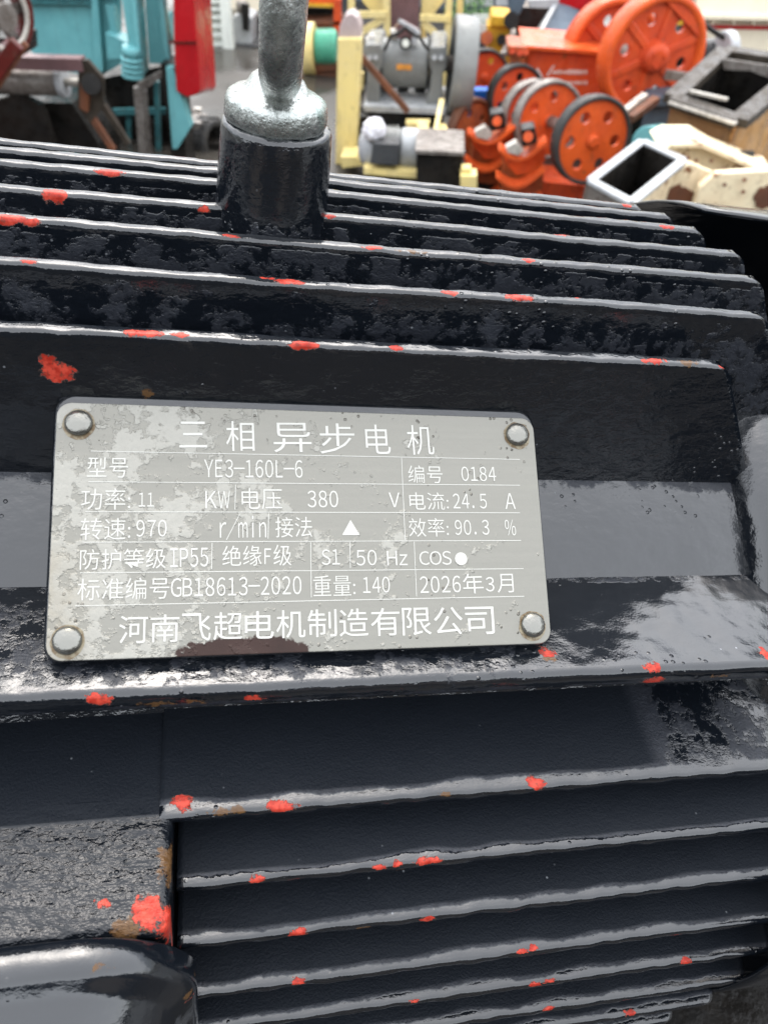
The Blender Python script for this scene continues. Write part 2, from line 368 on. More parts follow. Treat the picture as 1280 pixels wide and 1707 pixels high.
XS = frange(X_L, -0.06, 0.006)[:-1] + frange(-0.06, 0.0, 0.0016)[:-1] + frange(0.0, 1.0, 0.0075)   # third part is a fraction of the rest
def fin(kind, c, tip, root, t_tip, t_root, xl, xr, slope, chips=(), wet=None, bumpy=None, seed=0, rag=0.0002, wob=0.0005, rc=0.003):
    """one cast cooling fin: vertical ('v', at depth c, tip height) or horizontal ('h', at height c, tip reaching out)"""
    top = []
    h = tip - root; k = max(6, int(h / 0.0011))
    er = min(0.0011, t_tip * 0.45)
    side = []
    for i in range(k):
        f = i / (k - 1); sft = root + f * (h - er); side.append((sft, t_root + (t_tip - t_root) * f))
    prof = [(s_, -t / 2) for s_, t in side]
    for a in (30, 60, 90): prof.append((tip - er + er * math.sin(R(a)), -t_tip / 2 + er * (1 - math.cos(R(a)))))
    for q in (0.33, 0.66): prof.append((tip, -t_tip / 2 + er + (t_tip - 2 * er) * q))
    for a in (90, 60, 30): prof.append((tip - er + er * math.sin(R(a)), t_tip / 2 - er * (1 - math.cos(R(a)))))
    prof += [(s_, t / 2) for s_, t in reversed(side) ][::3]
    L = xr - xl
    fr = frange(0, 1, 0.0016 / L)
    def ring(u, _):
        out_ = []
        for s_, n_ in prof:
            d = tip - s_; xe = xr + d * slope
            if d < rc: xe -= rc - math.sqrt(max(0, rc * rc - (rc - d) ** 2))
            x = xl + u * (xe - xl)
            f = max(0, min(1, (s_ - root) / h))
            a = wob * f * nz(x * 9, seed * 3.1) + rag * f * nz(x * 160, seed * 5.7, s_ * 80)
            b = wob * 0.9 * f * nz(x * 12, seed * 7.3, 4) + rag * 1.3 * f * nz(x * 210, seed * 2.2, 9 + n_ * 300)
            if kind == 'v': out_.append((x, c + n_ + a, s_ + b))
            else: out_.append((x, -(s_ + b), c - n_ + a))
        return out_
    ch = []
    for (px, py, wx, wr, off, kd) in chips:         # photo pixel of the chip -> place on this fin
        p = m_atY(px, py, c - t_tip / 2) if kind == 'v' else m_atY(px, py, -tip)
        if kind == 'h':
            if p.z > c + t_tip * 0.5: p = m_atZ(px, py, c + t_tip * 0.5)
            elif p.z < c - t_tip * 0.5: p.z = c - t_tip * 0.5
        elif p.z > tip: p = m_atZ(px, py, tip)
        if off == 'tip':
            p = Vector((p.x, c - t_tip * 0.25, tip)) if kind == 'v' else Vector((p.x, -tip, p.z))
        ch.append((p, wx * 0.92 / 1000, wr * 0.86 / 1000, kd))
    return sweep('fin', fr, ring, ch, wet, bumpy)

SHELL = 0.108
# ---- upper fins (stand vertically) -------------------------------------------------------------
def wet_face(hi, lo, tipz, span=0.012):
    """wet near the top edge where the rain runs off, mottled lower on the face"""
    return lambda x, y, z: (0.30 if z > tipz - 0.0022 else hi + (lo - hi) * min(1, (tipz - z) / span))
def wf1(x, y, z):
    if z > 0.1345: return 0.3
    return 0.28 if x < 0.055 else 0.20
def bf1(x, y, z):
    return 0.15 + 0.37 * max(0, min(1, (x - 0.045) / 0.05)) if z < 0.134 else 0.2
C = 'chip'; RU = 'rust'
UP = [  # depth, tip height, right end, chips
 (-0.0435, 0.1366, 0.1345, [(240, 551, 4.5, 1.6, 'tip', C), (505, 573, 4.0, 1.8, 0, C), (663, 573, 2.2, 1.3, 'tip', C), (300, 556, 2.0, 1.0, 'tip', C), (80, 598, 2.0, 1.5, 0, C), (100, 620, 4.2, 2.9, 0, C), (1090, 600, 4, 1.5, 'tip', C), (1145, 606, 4.0, 1.8, 'tip', RU), (1205, 606, 2, 1.6, 'tip', C), (250, 655, 3, 2, 0, RU)], wf1, bf1),
 (-0.0300, 0.1446, 0.1500, [(750, 487, 2.2, 1.3, 0, C), (862, 488, 4.8, 1.5, 'tip', C), (957, 499, 1.5, 1.2, 0, C), (480, 456, 4, 1.2, 'tip', C), (445, 461, 2, 1.0, 0, C), (50, 430, 2, 0.8, 'tip', C)], wet_face(0.12, 0.0, 0.1446, 0.010), None),
 (-0.0150, 0.1479, 0.1555, [(22, 365, 6.0, 1.9, 0, C), (880, 433, 1.8, 1.2, 0, C), (385, 387, 3, 0.9, 'tip', C), (690, 410, 7, 1.2, 'tip', RU), (620, 407, 3, 0.9, 'tip', C)], wet_face(0.05, -0.06, 0.1479), None),
 (0.0, 0.1487, 0.1565, [(92, 324, 3.6, 2.4, 0, C), (343, 348, 1.8, 1.6, 0, C), (936, 391, 2.6, 1.3, 0, C), (545, 350, 1.6, 0.8, 'tip', C)], wet_face(0.03, -0.04, 0.1487), None),
 (0.0150, 0.1489, 0.1510, [(180, 287, 5.0, 1.3, 'tip', C), (1110, 378, 3, 1.0, 'tip', C)], wet_face(0.05, -0.03, 0.1489), None),
 (0.0300, 0.1467, 0.1485, [(990, 341, 1.6, 1.4, 0, C)], wet_face(0.1, 0.0, 0.1467), None),
 (0.0450, 0.1434, 0.1460, [(1045, 343, 2.5, 1.2, 'tip', C)], wet_face(0.1, 0.0, 0.1434), None),
]
for i, (y, tip, xr, ch, wf, bf) in enumerate(UP):
    root = math.sqrt(max(0, SHELL ** 2 - min(abs(y) + 0.004, 0.107) ** 2)) - 0.006
    fin('v', y, tip, root, 0.0042 if i == 0 else 0.0036, 0.0075 if i == 0 else 0.0062, X_L, xr, 0.68, ch, wf, bf if bf else 0.16, seed=i + 1,
        wob=0.0007, rag=0.00022)
for i, (y, tip) in enumerate([(0.060, 0.1355), (0.075, 0.126)]):     # beyond the crest
    fin('v', y, tip, math.sqrt(SHELL ** 2 - y * y) - 0.012, 0.0036, 0.006, X_L, 0.146, 0.68, (), 0.2, 0.16, seed=30 + i)
# ---- side fins (lie horizontally) ---------------------------------------------------------------
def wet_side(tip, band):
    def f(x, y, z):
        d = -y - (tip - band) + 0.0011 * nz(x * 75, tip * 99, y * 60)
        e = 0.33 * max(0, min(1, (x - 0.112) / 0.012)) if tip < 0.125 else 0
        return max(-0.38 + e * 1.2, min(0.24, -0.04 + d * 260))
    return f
SIDE = [ # height, reach, right end, chips
 (0.0550, 0.1188, 0.178, [(305, 1340, 2.8, 2.4, 0, C), (470, 1342, 4.6, 1.9, 0, C), (893, 1304, 2.9, 2.2, 0, C), (380, 1352, 6, 1.4, 0, RU), (740, 1325, 3, 1.3, 0, RU)], -0.010, 0.0034),
 (0.0410, 0.1288, 0.176, [(430, 1468, 2.0, 1.4, 0, C), (630, 1447, 2.4, 1.2, 0, C), (712, 1437, 4.2, 1.6, 0, C), (665, 1440, 1.5, 1.2, 0, C), (668, 1450, 2, 1.0, 0, RU)], -0.0062, 0.0023),
 (0.0265, 0.1367, 0.172, [(497, 1557, 2.6, 1.7, 0, C), (713, 1533, 1.8, 1.2, 0, C), (605, 1548, 2.5, 1.0, 0, RU)], -0.0062, 0.0023),
 (0.0120, 0.1436, 0.170, [(497, 1637, 1.8, 1.2, 0, C), (872, 1588, 1.9, 1.1, 0, C), (892, 1580, 1.2, 1.0, 0, C)], -0.0062, 0.0023),
 (-0.0025, 0.1478, 0.166, [(690, 1671, 1.5, 1.0, 0, C), (890, 1643, 2.0, 1.2, 0, C), (918, 1637, 1.8, 1.0, 0, C), (1145, 1604, 2.0, 1.2, 0, C)], -0.0062, 0.0023),
 (-0.0170, 0.1512, 0.163, [(915, 1684, 2.2, 1.2, 0, C), (1050, 1692, 2.0, 1.0, 0, C)], -0.0062, 0.0023),
 (-0.0315, 0.1529, 0.158, [(1050, 1690, 2.0, 1.2, 0, C)], -0.0062, 0.0023),
 (-0.0460, 0.1535, 0.150, [], -0.0062, 0.0023),
]
for i, (z, tip, xr, ch, xl, band) in enumerate(SIDE):
    root = math.sqrt(SHELL ** 2 - z * z) - 0.004
    fin('h', z, tip, root, 0.0034, 0.0062, xl, xr, 0.25, ch, wet_side(tip, band), 0.10, seed=11 + i, rag=0.00030, wob=0.00012)

# ---- housing shell, ledge under the plate --------------------------------------------------------
def shell_ring(x, _):
    return [(x, -SHELL * math.cos(t), SHELL * math.sin(t)) for t in [2 * math.pi * k / 180 for k in range(180)]]
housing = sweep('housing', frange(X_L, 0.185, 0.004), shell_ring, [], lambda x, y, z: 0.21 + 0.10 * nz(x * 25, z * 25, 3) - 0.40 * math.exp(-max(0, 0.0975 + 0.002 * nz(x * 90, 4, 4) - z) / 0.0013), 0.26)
LZ, LTIP = 0.0840, 0.1040
def ledge_profile():
    p = []
    for k in range(28): p.append((-(0.060 + (LTIP - 0.0022 - 0.060) * k / 27), LZ - 0.0030 * (1 - k / 27)))
    for a in range(0, 91, 15): p.append((-(LTIP - 0.0022 + 0.0022 * math.sin(R(a))), LZ - 0.0022 + 0.0022 * math.cos(R(a))))
    p += [(-LTIP, LZ - 0.0035), (-LTIP + 0.0003, LZ - 0.0050)]
    for a in range(0, 91, 30): p.append((-(LTIP - 0.0018 + 0.0015 * math.cos(R(a))), LZ - 0.0052 - 0.0015 * math.sin(R(a))))
    for k in range(1, 6): p.append((-(LTIP - 0.003 - 0.038 * k / 5), LZ - 0.0068 - 0.004 * k / 5))
    return p
LP = ledge_profile()
XLEDGE = 0.1600
def ledge_ring(x, u):
    d = XLEDGE - x; o = []
    ins = 0.003 - math.sqrt(max(0, 0.003 ** 2 - (0.003 - d) ** 2)) if d < 0.003 else 0
    for y, z in LP:
        yy = y + ins if y < -0.09 else y
        o.append((x, yy + 0.0005 * nz(x * 11, 3, 1) + 0.00018 * nz(x * 150, 2, z * 200), z + 0.0004 * nz(x * 10, 8, y * 20) + 0.00012 * nz(x * 150, 6, y * 90)))
    return o
def ledge_wet(x, y, z):
    if z < LZ - 0.004: return -0.05
    if x > 0.072 and y < -0.073: return 0.03 + 0.32 * min(1, (x - 0.072) / 0.016)
    return 0.03 if y > -0.1005 else 0.10
def ledge_bump(x, y, z): return 0.20 - 0.18 * max(0, min(1, (x - 0.070) / 0.022))
lch = []
for px, py, sx, sr, kd in [(165, 1168, 3.0, 1.6, C), (425, 1164, 2.0, 1.4, C), (1088, 1135, 3.2, 2.0, C), (1088, 1112, 2.2, 1.5, C), (912, 1085, 2.4, 1.4, C), (262, 1175, 5.0, 1.5, RU), (325, 1172, 3.0, 1.5, RU), (915, 1098, 2.4, 1.2, RU), (1200, 1125, 3.5, 1.2, RU), (1277, 1090, 1.5, 2, C)]:
    q = m_atY(px, py, -LTIP)
    if q.z > LZ: q = m_atZ(px, py, LZ)
    lch.append((q, sx / 1000, sr / 1000, kd))
sweep('ledge', frange(X_L, XLEDGE, 0.0016), ledge_ring, lch, ledge_wet, ledge_bump)
# end flange of the frame, with a rounded shoulder
FP = [(0.1530, 0.100), (0.1550, 0.108), (0.1575, 0.1130), (0.1605, 0.1160), (0.165, 0.1172), (0.190, 0.1175), (0.1925, 0.1160), (0.193, 0.110), (0.193, 0.095)]
vs = []; fs = []; N = 180
for x, r in FP: vs += [(x, -r * math.cos(2 * math.pi * k / N), r * math.sin(2 * math.pi * k / N)) for k in range(N)]
for a in range(len(FP) - 1):
    fs += [(a * N + k, a * N + (k + 1) % N, (a + 1) * N + (k + 1) % N, (a + 1) * N + k) for k in range(N)]
raw('end_flange', vs, fs, [], 0.26, 0.14)

# ---- plate pad and nameplate ----------------------------------------------------------------------
SL = R(34.6)
pe_u = Vector((1, 0, 0)); pe_v = Vector((0, math.cos(SL), math.sin(SL))); pe_n = Vector((0, -math.sin(SL), math.cos(SL)))
PC = Vector((0.0250, -0.0723, 0.1031))
PW, PH, PT = 0.1164, 0.0582, 0.0008
def rrect(hw, hh, r, n=6):
    o = []
    for cx, cy, a0 in ((hw - r, hh - r, 0), (-hw + r, hh - r, 90), (-hw + r, -hh + r, 180), (hw - r, -hh + r, 270)):
        o += [(cx + r * math.cos(R(a0 + 90 * k / n)), cy + r * math.sin(R(a0 + 90 * k / n))) for k in range(n + 1)]
    return o
def plate_pt(u, v, n): return PC + pe_u * u + pe_v * v + pe_n * n
pad = rrect(PW / 2 + 0.0008, PH / 2 + 0.0012, 0.004)
pv = []; pf = []; npad = len(pad)
for (n_, g) in ((-0.022, 1.03), (-0.0030, 1.004), (-0.0016, 1.0), (-0.0009, 0.985)):
    pv += [tuple(plate_pt(u * g, v * g + 0.0010, n_)) for u, v in pad]
for a in range(3): pf += [(a * npad + k, a * npad + (k + 1) % npad, (a + 1) * npad + (k + 1) % npad, (a + 1) * npad + k) for k in range(npad)]
pf.append(tuple(3 * npad + k for k in range(npad)))
raw('plate_pad', pv, pf, [], 0.25, 0.2, flat_last=1)
# plate mesh lives in its own axes: x along the plate, y up the plate
PLATE_M = Matrix.Translation(PC) @ Matrix((pe_u, pe_v, pe_n)).transposed().to_4x4()
pl = rrect(PW / 2, PH / 2, 0.0033, 8); npl = len(pl)
pv = []; pf = []
for n_, ins in ((-PT, 0), (-0.0002, 0), (-0.00005, 0.00006), (0.0, 0.0002)):
    pv += [(u - math.copysign(ins, u), v - math.copysign(ins, v), n_) for u, v in pl]
for a in range(3): pf += [(a * npl + k, a * npl + (k + 1) % npl, (a + 1) * npl + (k + 1) % npl, (a + 1) * npl + k) for k in range(npl)]
pf += [tuple(3 * npl + k for k in range(npl)), tuple(range(npl - 1, -1, -1))]
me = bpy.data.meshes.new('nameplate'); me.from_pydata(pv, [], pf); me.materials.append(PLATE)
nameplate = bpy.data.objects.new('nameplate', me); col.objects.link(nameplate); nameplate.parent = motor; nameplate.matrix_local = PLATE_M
PLATE_I = PLATE_M.inverted()
def p_uv(px, py):
    q = B3 @ cam_ray(px, py); t = pe_n.dot(PC + O_M) / pe_n.dot(q)
    r = PLATE_I @ (q * t - O_M); return r.x, r.y
def child_mesh(name, vs, fs, mat, parent, smooth=False):
    m = bpy.data.meshes.new(name); m.from_pydata(vs, [], fs); m.materials.append(mat)
    if smooth: m.polygons.foreach_set('use_smooth', [True] * len(fs))
    o = bpy.data.objects.new(name, m); col.objects.link(o); o.parent = parent; return o
# rivets: rusty ring under a domed head
rp = [(0.0030, 0.0), (0.0031, 0.0005), (0.0029, 0.0010), (0.0024, 0.00145), (0.0016, 0.00175), (0.0008, 0.0019)]
NR = 24
rv = [(r * math.cos(2 * math.pi * k / NR), r * math.sin(2 * math.pi * k / NR), z) for r, z in rp for k in range(NR)]
rf = [(a * NR + k, a * NR + (k + 1) % NR, (a + 1) * NR + (k + 1) % NR, (a + 1) * NR + k) for a in range(len(rp) - 1) for k in range(NR)]
rf.append(tuple((len(rp) - 1) * NR + k for k in range(NR)))
rmesh = None
for px, py in [(132, 706), (861, 725), (113, 1068), (887, 1042)]:
    u, v = p_uv(px, py)
    if rmesh is None: o = child_mesh('rivet', rv, rf, RIVET, nameplate, True); rmesh = o.data
    else: o = bpy.data.objects.new('rivet', rmesh); col.objects.link(o); o.parent = nameplate
    o.location = (u, v, 0.0)
    sv = []; K = 40
    for k in range(K):
        a = 2 * math.pi * k / K; r = 0.0035 + 0.0004 * nz(math.cos(a) * 2 + px, math.sin(a) * 2, 3) + 0.0003 * max(0, -math.sin(a))
        sv.append((u + r * math.cos(a), v - 0.0001 + r * math.sin(a), 0.00006))
    child_mesh('rust_ring', sv, [tuple(range(K))], STAIN, nameplate)
# print: every word is set from its place on the plate
def glyphs(text, weight=0.0):
    cu = bpy.data.curves.new('lettering', 'FONT'); cu.body = text; cu.size = 1.0; cu.offset = weight; cu.resolution_u = 3
    tmp = bpy.data.objects.new('tmp_text', cu); col.objects.link(tmp)
    dg = bpy.context.evaluated_depsgraph_get(); dg.update()
    me = bpy.data.meshes.new_from_object(tmp.evaluated_get(dg)); bpy.data.objects.remove(tmp)
    vs = [(v.co.x, v.co.y) for v in me.vertices]; fs = [tuple(p.vertices) for p in me.polygons]
    bpy.data.meshes.remove(me); return vs, fs
GCACHE = {}
def glyph(ch):
    if ch not in GCACHE:
        vs, fs = glyphs(chr(ord(ch) + 0xFEE0) if 33 <= ord(ch) <= 126 else ch, -0.004)      # full-width form: the plain upright plate face
        GCACHE[ch] = (vs, fs)
    return GCACHE[ch]
def word(text, x0, y0, x1, y1, weight=0.0, skew=0.0):
    """x0,y0 = top left and x1,y1 = bottom right of the word in the photograph"""
    V = []; F = []
    if all(33 <= ord(c) <= 126 for c in text):                     # figures and Latin letters: even cells
        zv = glyph('0')[0]; zx0, zx1 = min(v[0] for v in zv), max(v[0] for v in zv); zy0, zy1 = min(v[1] for v in zv), max(v[1] for v in zv)
        zc = (zx0 + zx1) / 2; sx = (0.80 if len(text) > 1 else 1.0) / (zx1 - zx0); n = len(text); cw = n / (n - 1 + 0.86) if n > 1 else 1.0
        for i, ch in enumerate(text):
            vs, fs = glyph(ch); k = len(V)
            wx0, wx1 = min(v[0] for v in vs), max(v[0] for v in vs); mid = (wx0 + wx1) / 2
            q = min(sx, 0.94 / (wx1 - wx0)) if ch in 'KWVAmGHN%' else sx
            V += [(((i + 0.43) + ((x - mid) * q if ch not in '.' else (x - mid) * q - 0.15)) / (n - 1 + 0.86) if n > 1 else (x - wx0) / (wx1 - wx0), (y - zy0) / (zy1 - zy0)) for x, y in vs]
            F += [tuple(j + k for j in f) for f in fs]
    else:
        vs, F = glyphs(text, weight)
        bx0, bx1 = min(v[0] for v in vs), max(v[0] for v in vs); by0, by1 = min(v[1] for v in vs), max(v[1] for v in vs)
        V = [((x - bx0) / (bx1 - bx0), (y - by0) / (by1 - by0)) for x, y in vs]
    ym = (y0 + y1) / 2; hh = (y1 - y0) / 2
    l = p_uv(x0, ym); r = p_uv(x1, ym + skew); t = p_uv((x0 + x1) / 2, ym - hh); bt = p_uv((x0 + x1) / 2, ym + hh)
    H = t[1] - bt[1]; a = Vector((l[0], l[1])); d = Vector((r[0] - l[0], r[1] - l[1])); n_ = Vector((-d.y, d.x)).normalized()
    out_ = []
    for f, g_ in V:
        q = a + d * f + n_ * (H * (g_ - 0.5)); out_.append((q.x, q.y, 0.00011))
    return child_mesh('lettering', out_, F, INK, nameplate)
W1, W2 = -0.006, -0.006
for ch, x0, x1, y0, y1 in [('三', 299, 345, 703, 746), ('相', 377, 424, 702, 752), ('异', 456, 519, 705, 754), ('步', 533, 591, 706, 756), ('电', 609, 650, 708, 757), ('机', 678, 722, 709, 758)]:
    word(ch, x0, y0, x1, y1, -0.004)
# row 1
word('型号', 146, 762, 214, 796, W2, 0.5); word('YE3-160L-6', 341, 766, 505, 796, W2, 1); word('编号', 680, 776, 737, 805, W2, 0.5); word('0184', 768, 778, 826, 802, W2, 0.3)
# row 2
word('功率:', 136, 814, 218, 850, W2); word('11', 231, 821, 258, 845, W2); word('KW', 343, 818, 383, 848, W2); word('电压', 403, 814, 470, 849, W2)
word('380', 512, 818, 564, 846, W2); word('V', 648, 821, 666, 846, W2); word('电流:', 682, 821, 747, 850, W2); word('24.5', 754, 823, 811, 848, W2); word('A', 841, 822, 858, 849, W2)
# row 3
word('转速:', 135, 864, 218, 900, W2, -0.5); word('970', 227, 867, 279, 895, W2, -0.5); word('r/min', 365, 862, 445, 897, W1, -0.5); word('接法', 459, 862, 520, 896, W2, -0.5)
word('▲', 570, 867, 599, 892, 0); word('效率:', 681, 864, 747, 895, W2, -0.5); word('90.3', 757, 867, 815, 892, W2, -0.4); word('%', 841, 867, 859, 893, W2)
# row 4
word('防护等级', 134, 916, 277, 950, W2, -2.5); word('IP55', 283, 914, 348, 946, W2, -1.5); word('绝缘', 371, 910, 436, 944, W2, -1); word('F', 441, 914, 452, 941, W2); word('级', 456, 908, 486, 943, W2)
word('S1', 536, 916, 567, 942, W2, -0.5); word('50', 593, 917, 628, 943, W2, -0.5); word('Hz', 645, 918, 680, 943, W2, -0.5); word('COS', 699, 919, 752, 942, W2, -0.5); word('●', 758, 921, 778, 942, 0)
# row 5
word('标准编号', 130, 965, 283, 1001, W2, -3); word('GB18613-2020', 286, 964, 503, 995, W2, -4); word('重量:', 522, 960, 592, 994, W2, -1.5); word('140', 604, 962, 650, 989, W2, -1)
word('2026', 699, 961, 768, 989, W2, -1.5); word('年', 771, 957, 805, 990, W2, -1); word('3', 809, 962, 823, 986, W2); word('月', 828, 957, 855, 988, W2, -0.5)
# maker's name
name = '河南飞超电机制造有限公司'
for k, ch in enumerate(name):
    cx = 223 + (799 - 223) * k / 11; cy = 1050 - 15 * k / 11 - 2.5 * math.sin(math.pi * k / 11)
    word(ch, cx - 24, cy - 23, cx + 24, cy + 23, -0.002, -1.2)
# ruled lines, one thin strip each
def rule(x0, y0, x1, y1, wmm=0.16):
    a = Vector(p_uv(x0, y0)); b_ = Vector(p_uv(x1, y1)); d = (b_ - a).normalized(); n = Vector((-d.y, d.x)) * wmm / 2000
    child_mesh('ruled_line', [(*(a - n), 0.00009), (*(b_ - n), 0.00009), (*(b_ + n), 0.00009), (*(a + n), 0.00009)], [(0, 1, 2, 3)], INK, nameplate)
for l in [(152, 752, 866, 766), (148, 803, 866, 809), (143, 853, 866, 855), (138, 904, 868, 901), (134, 955, 872, 948), (126, 1010, 873, 994),
          (669, 763, 675, 900), (393, 808, 392, 850), (354, 905, 353, 949), (518, 904, 519, 996), (583, 904, 584, 947), (690, 903, 694, 994), (448, 856, 447, 898)]:
    rule(*l)

# ---- lifting eye ------------------------------------------------------------------------------------
BX, BY = 0.0168, 0.005
bp = [(0.0158, 0.100), (0.0152, 0.140), (0.0142, 0.160), (0.0138, 0.1672), (0.0134, 0.1682), (0.0126, 0.1685), (0.004, 0.1685)]
vs = []; fs = []; N = 64
full = []
for (r0, z0), (r1, z1) in zip(bp, bp[1:]):
    k = max(1, int(abs(z1 - z0) / 0.002)); full += [(r0 + (r1 - r0) * i / k, z0 + (z1 - z0) * i / k) for i in range(k)]
full.append(bp[-1])
for r, z in full: vs += [(BX + r * math.cos(2 * math.pi * k / N), BY + r * math.sin(2 * math.pi * k / N), z + 0.0002 * nz(k * 0.7, z * 300)) for k in range(N)]
for a in range(len(full) - 1): fs += [(a * N + k, a * N + (k + 1) % N, (a + 1) * N + (k + 1) % N, (a + 1) * N + k) for k in range(N)]
raw('eyebolt_boss', vs, fs, [], lambda x, y, z: 0.3 if z > 0.166 else 0.20 - 0.24 * max(0, min(1, (0.160 - z) / 0.02)), 0.26)
cp = [(0.0122, 0.1686), (0.0126, 0.1696), (0.0127, 0.1712), (0.0125, 0.1730), (0.0121, 0.1743), (0.0110, 0.1750), (0.0092, 0.1757), (0.0076, 0.1766), (0.0064, 0.1785), (0.003, 0.181)]
vs = []; fs = []; N = 48
for r, z in cp: vs += [(BX - 0.0004 + r * (1 + 0.03 * nz(math.cos(6.283 * k / N) * 2, math.sin(6.283 * k / N) * 2, z * 99)) * math.cos(2 * math.pi * k / N), BY + r * math.sin(2 * math.pi * k / N), z + 0.0003 * nz(k * .5, z * 200)) for k in range(N)]
for a in range(len(cp) - 1): fs += [(a * N + k, a * N + (k + 1) % N, (a + 1) * N + (k + 1) % N, (a + 1) * N + k) for k in range(N)]
fs.append(tuple((len(cp) - 1) * N + k for k in range(N)))
eye = raw('eyebolt', vs, fs, mat=GALV, flat_last=1)
RMAJ, RMIN = 0.0195, 0.0049
vs = []; fs = []; A, Bn = 72, 24
for i in range(A):
    t = 2 * math.pi * i / A
    for j in range(Bn):
        p = 2 * math.pi * j / Bn; rr = RMIN * (1 + 0.05 * nz(i * .35, j * .6)); q = RMAJ + rr * math.cos(p)
        yy = q * math.cos(t); xx = rr * math.sin(p)
        vs.append((BX + 0.0004 + xx * 0.994 + yy * 0.115, BY + yy * 0.994, 0.1985 + q * math.sin(t)))
for i in range(A):
    for j in range(Bn): fs.append((i * Bn + j, ((i + 1) % A) * Bn + j, ((i + 1) % A) * Bn + (j + 1) % Bn, i * Bn + (j + 1) % Bn))
ring_o = raw('ring', vs, fs, mat=GALV, parent=eye)

# ---- terminal box on the side ------------------------------------------------------------------------
def tb_profile():
    p = []; y0, y1, zt, zb, r = 0.075, 0.1425, 0.0572, -0.040, 0.0022
    for k in range(42): p.append((-(y0 + (y1 - r - y0) * k / 41), zt - 0.0010 * k / 41))
    zt2 = zt - 0.0010
    for a in range(0, 91, 18): p.append((-(y1 - r + r * math.sin(R(a))), zt2 - r + r * math.cos(R(a))))
    for k in range(1, 9): p.append((-y1, zt2 - r - (zt2 - r - zb) * k / 8))
    p.append((-y0, zb)); return p
TP = tb_profile(); TXR = -0.0070
def tb_ring(x, u):
    d = TXR - x; r = 0.0026; ins = r - math.sqrt(max(0, r * r - (r - d) ** 2)) if d < r else 0
    return [(x, y + (ins if y < -0.12 else 0) + 0.0003 * nz(x * 60, z * 60, 1), z - (ins if z > 0.05 else 0) + 0.0004 * nz(x * 60, y * 60, 5)) for y, z in TP]
def tb_wet(x, y, z):
    if z < 0.05: return 0.1
    return -0.40 if y > -0.119 else min(-0.02, -0.14 + (-y - 0.119) * 40)
def tb_bump(x, y, z): return 0.08 if y > -0.113 else min(0.95, 0.08 + (-y - 0.113) * 110)
tch = [(m_atZ(245, 1520, .0560), 0.0030, 0.0036, C), (Vector((TXR - 0.0003, -0.1400, 0.0535)), 0.003, 0.004, C), (m_atZ(172, 1508, .056), 0.0015, 0.0012, C), (m_atZ(300, 1340, .057), 0.003, 0.0025, C), (m_atZ(215, 1545, .056), 0.004, 0.003, RU), (Vector((TXR, -0.128, 0.0555)), 0.004, 0.006, RU)]
tbo = sweep('terminal_box', frange(X_L + 0.02, TXR - 0.003, 0.0016)[:-1] + frange(TXR - 0.003, TXR, 0.0005), tb_ring, tch, tb_wet, tb_bump)
# lid: rounded casting with a raised rim and a shallow dish
LC = (-0.046, 0.004); lo = rrect(0.0445, 0.0570, 0.024, 14)
vs = []; fs = []; nl = len(lo)
for y, ins in [(-0.1432, 0.001), (-0.1440, 0.0), (-0.1490, -0.0002), (-0.1505, 0.0010), (-0.1520, 0.0030), (-0.1535, 0.0040), (-0.157, 0.0052), (-0.161, 0.0080), (-0.1632, 0.0120), (-0.1642, 0.017), (-0.1645, 0.024)]:
    vs += [(LC[0] + u * (1 - ins / 0.0445), y, LC[1] + v * (1 - ins / 0.057)) for u, v in lo]
K = 11
for a in range(K - 1): fs += [(a * nl + k, a * nl + (k + 1) % nl, (a + 1) * nl + (k + 1) % nl, (a + 1) * nl + k) for k in range(nl)]
fs.append(tuple((K - 1) * nl + k for k in range(nl)))
lid = raw('terminal_box_lid', vs, fs, [((-0.004, -0.149, 0.042), 0.003, 0.003, RU), ((-0.0035, -0.1505, 0.038), 0.0010, 0.0025, C), ((-0.019, -0.1475, 0.0600), 0.0035, 0.0022, RU)], 0.4, 0.06)

# ---- fan cowl, shaft end, feet --------------------------------------------------------------------------
CR = 0.1530; vs = []; fs = []; N = 288
def cowl_front(y, z):
    a = math.degrees(math.atan2(z, -y)) % 360              # the mouth is cut away beside the ledge
    k = max(0, min(1, (a - 17) / 8)) * max(0, min(1, (101 - a) / 7))
    return 0.1595 + 0.075 * k
for k in range(N):
    t = 2 * math.pi * k / N; cy_, cz_ = math.cos(t), math.sin(t)
    xf = cowl_front(CR * cy_, CR * cz_)
    for dx, r in ((0.0, CR - 0.0014), (0.0, CR), (0.02, CR + 0.0003), (0.06, CR), (0.15, CR - 0.001), (0.165, CR - 0.010), (0.168, CR - 0.03), (0.168, 0.01), (0.166, 0.01), (0.166, CR - 0.03), (0.162, CR - 0.013), (0.15, CR - 0.0026)):
        vs.append((xf + dx * 0.3 if dx < 0.03 else 0.188 + dx, r * cy_, r * cz_))
for k in range(N):
    for j in range(12): fs.append((k * 12 + j, k * 12 + (j + 1) % 12, ((k + 1) % N) * 12 + (j + 1) % 12, ((k + 1) % N) * 12 + j))
raw('fan_cowl', vs, fs, [], 0.4, 0.05)
mb = MB()
wm = motor.matrix_basis
def mp(x, y, z): return wm @ Vector((x, y, z))
mb.lathe(mp(X_L - 0.002, 0, 0), wm.to_3x3() @ Vector((-1, 0, 0)), [(0, 0.06), (0, 0.128), (0.012, 0.128), (0.016, 0.122), (0.03, 0.08), (0.034, 0.05), (0.034, 0.022)], 96)
o = mb.build('end_shield', GREYD, motor)
MB().tube(mp(X_L - 0.03, 0, 0), mp(X_L - 0.14, 0, 0), 0.021, n=40).build('shaft', STEELL, motor, bevel=0.0015)
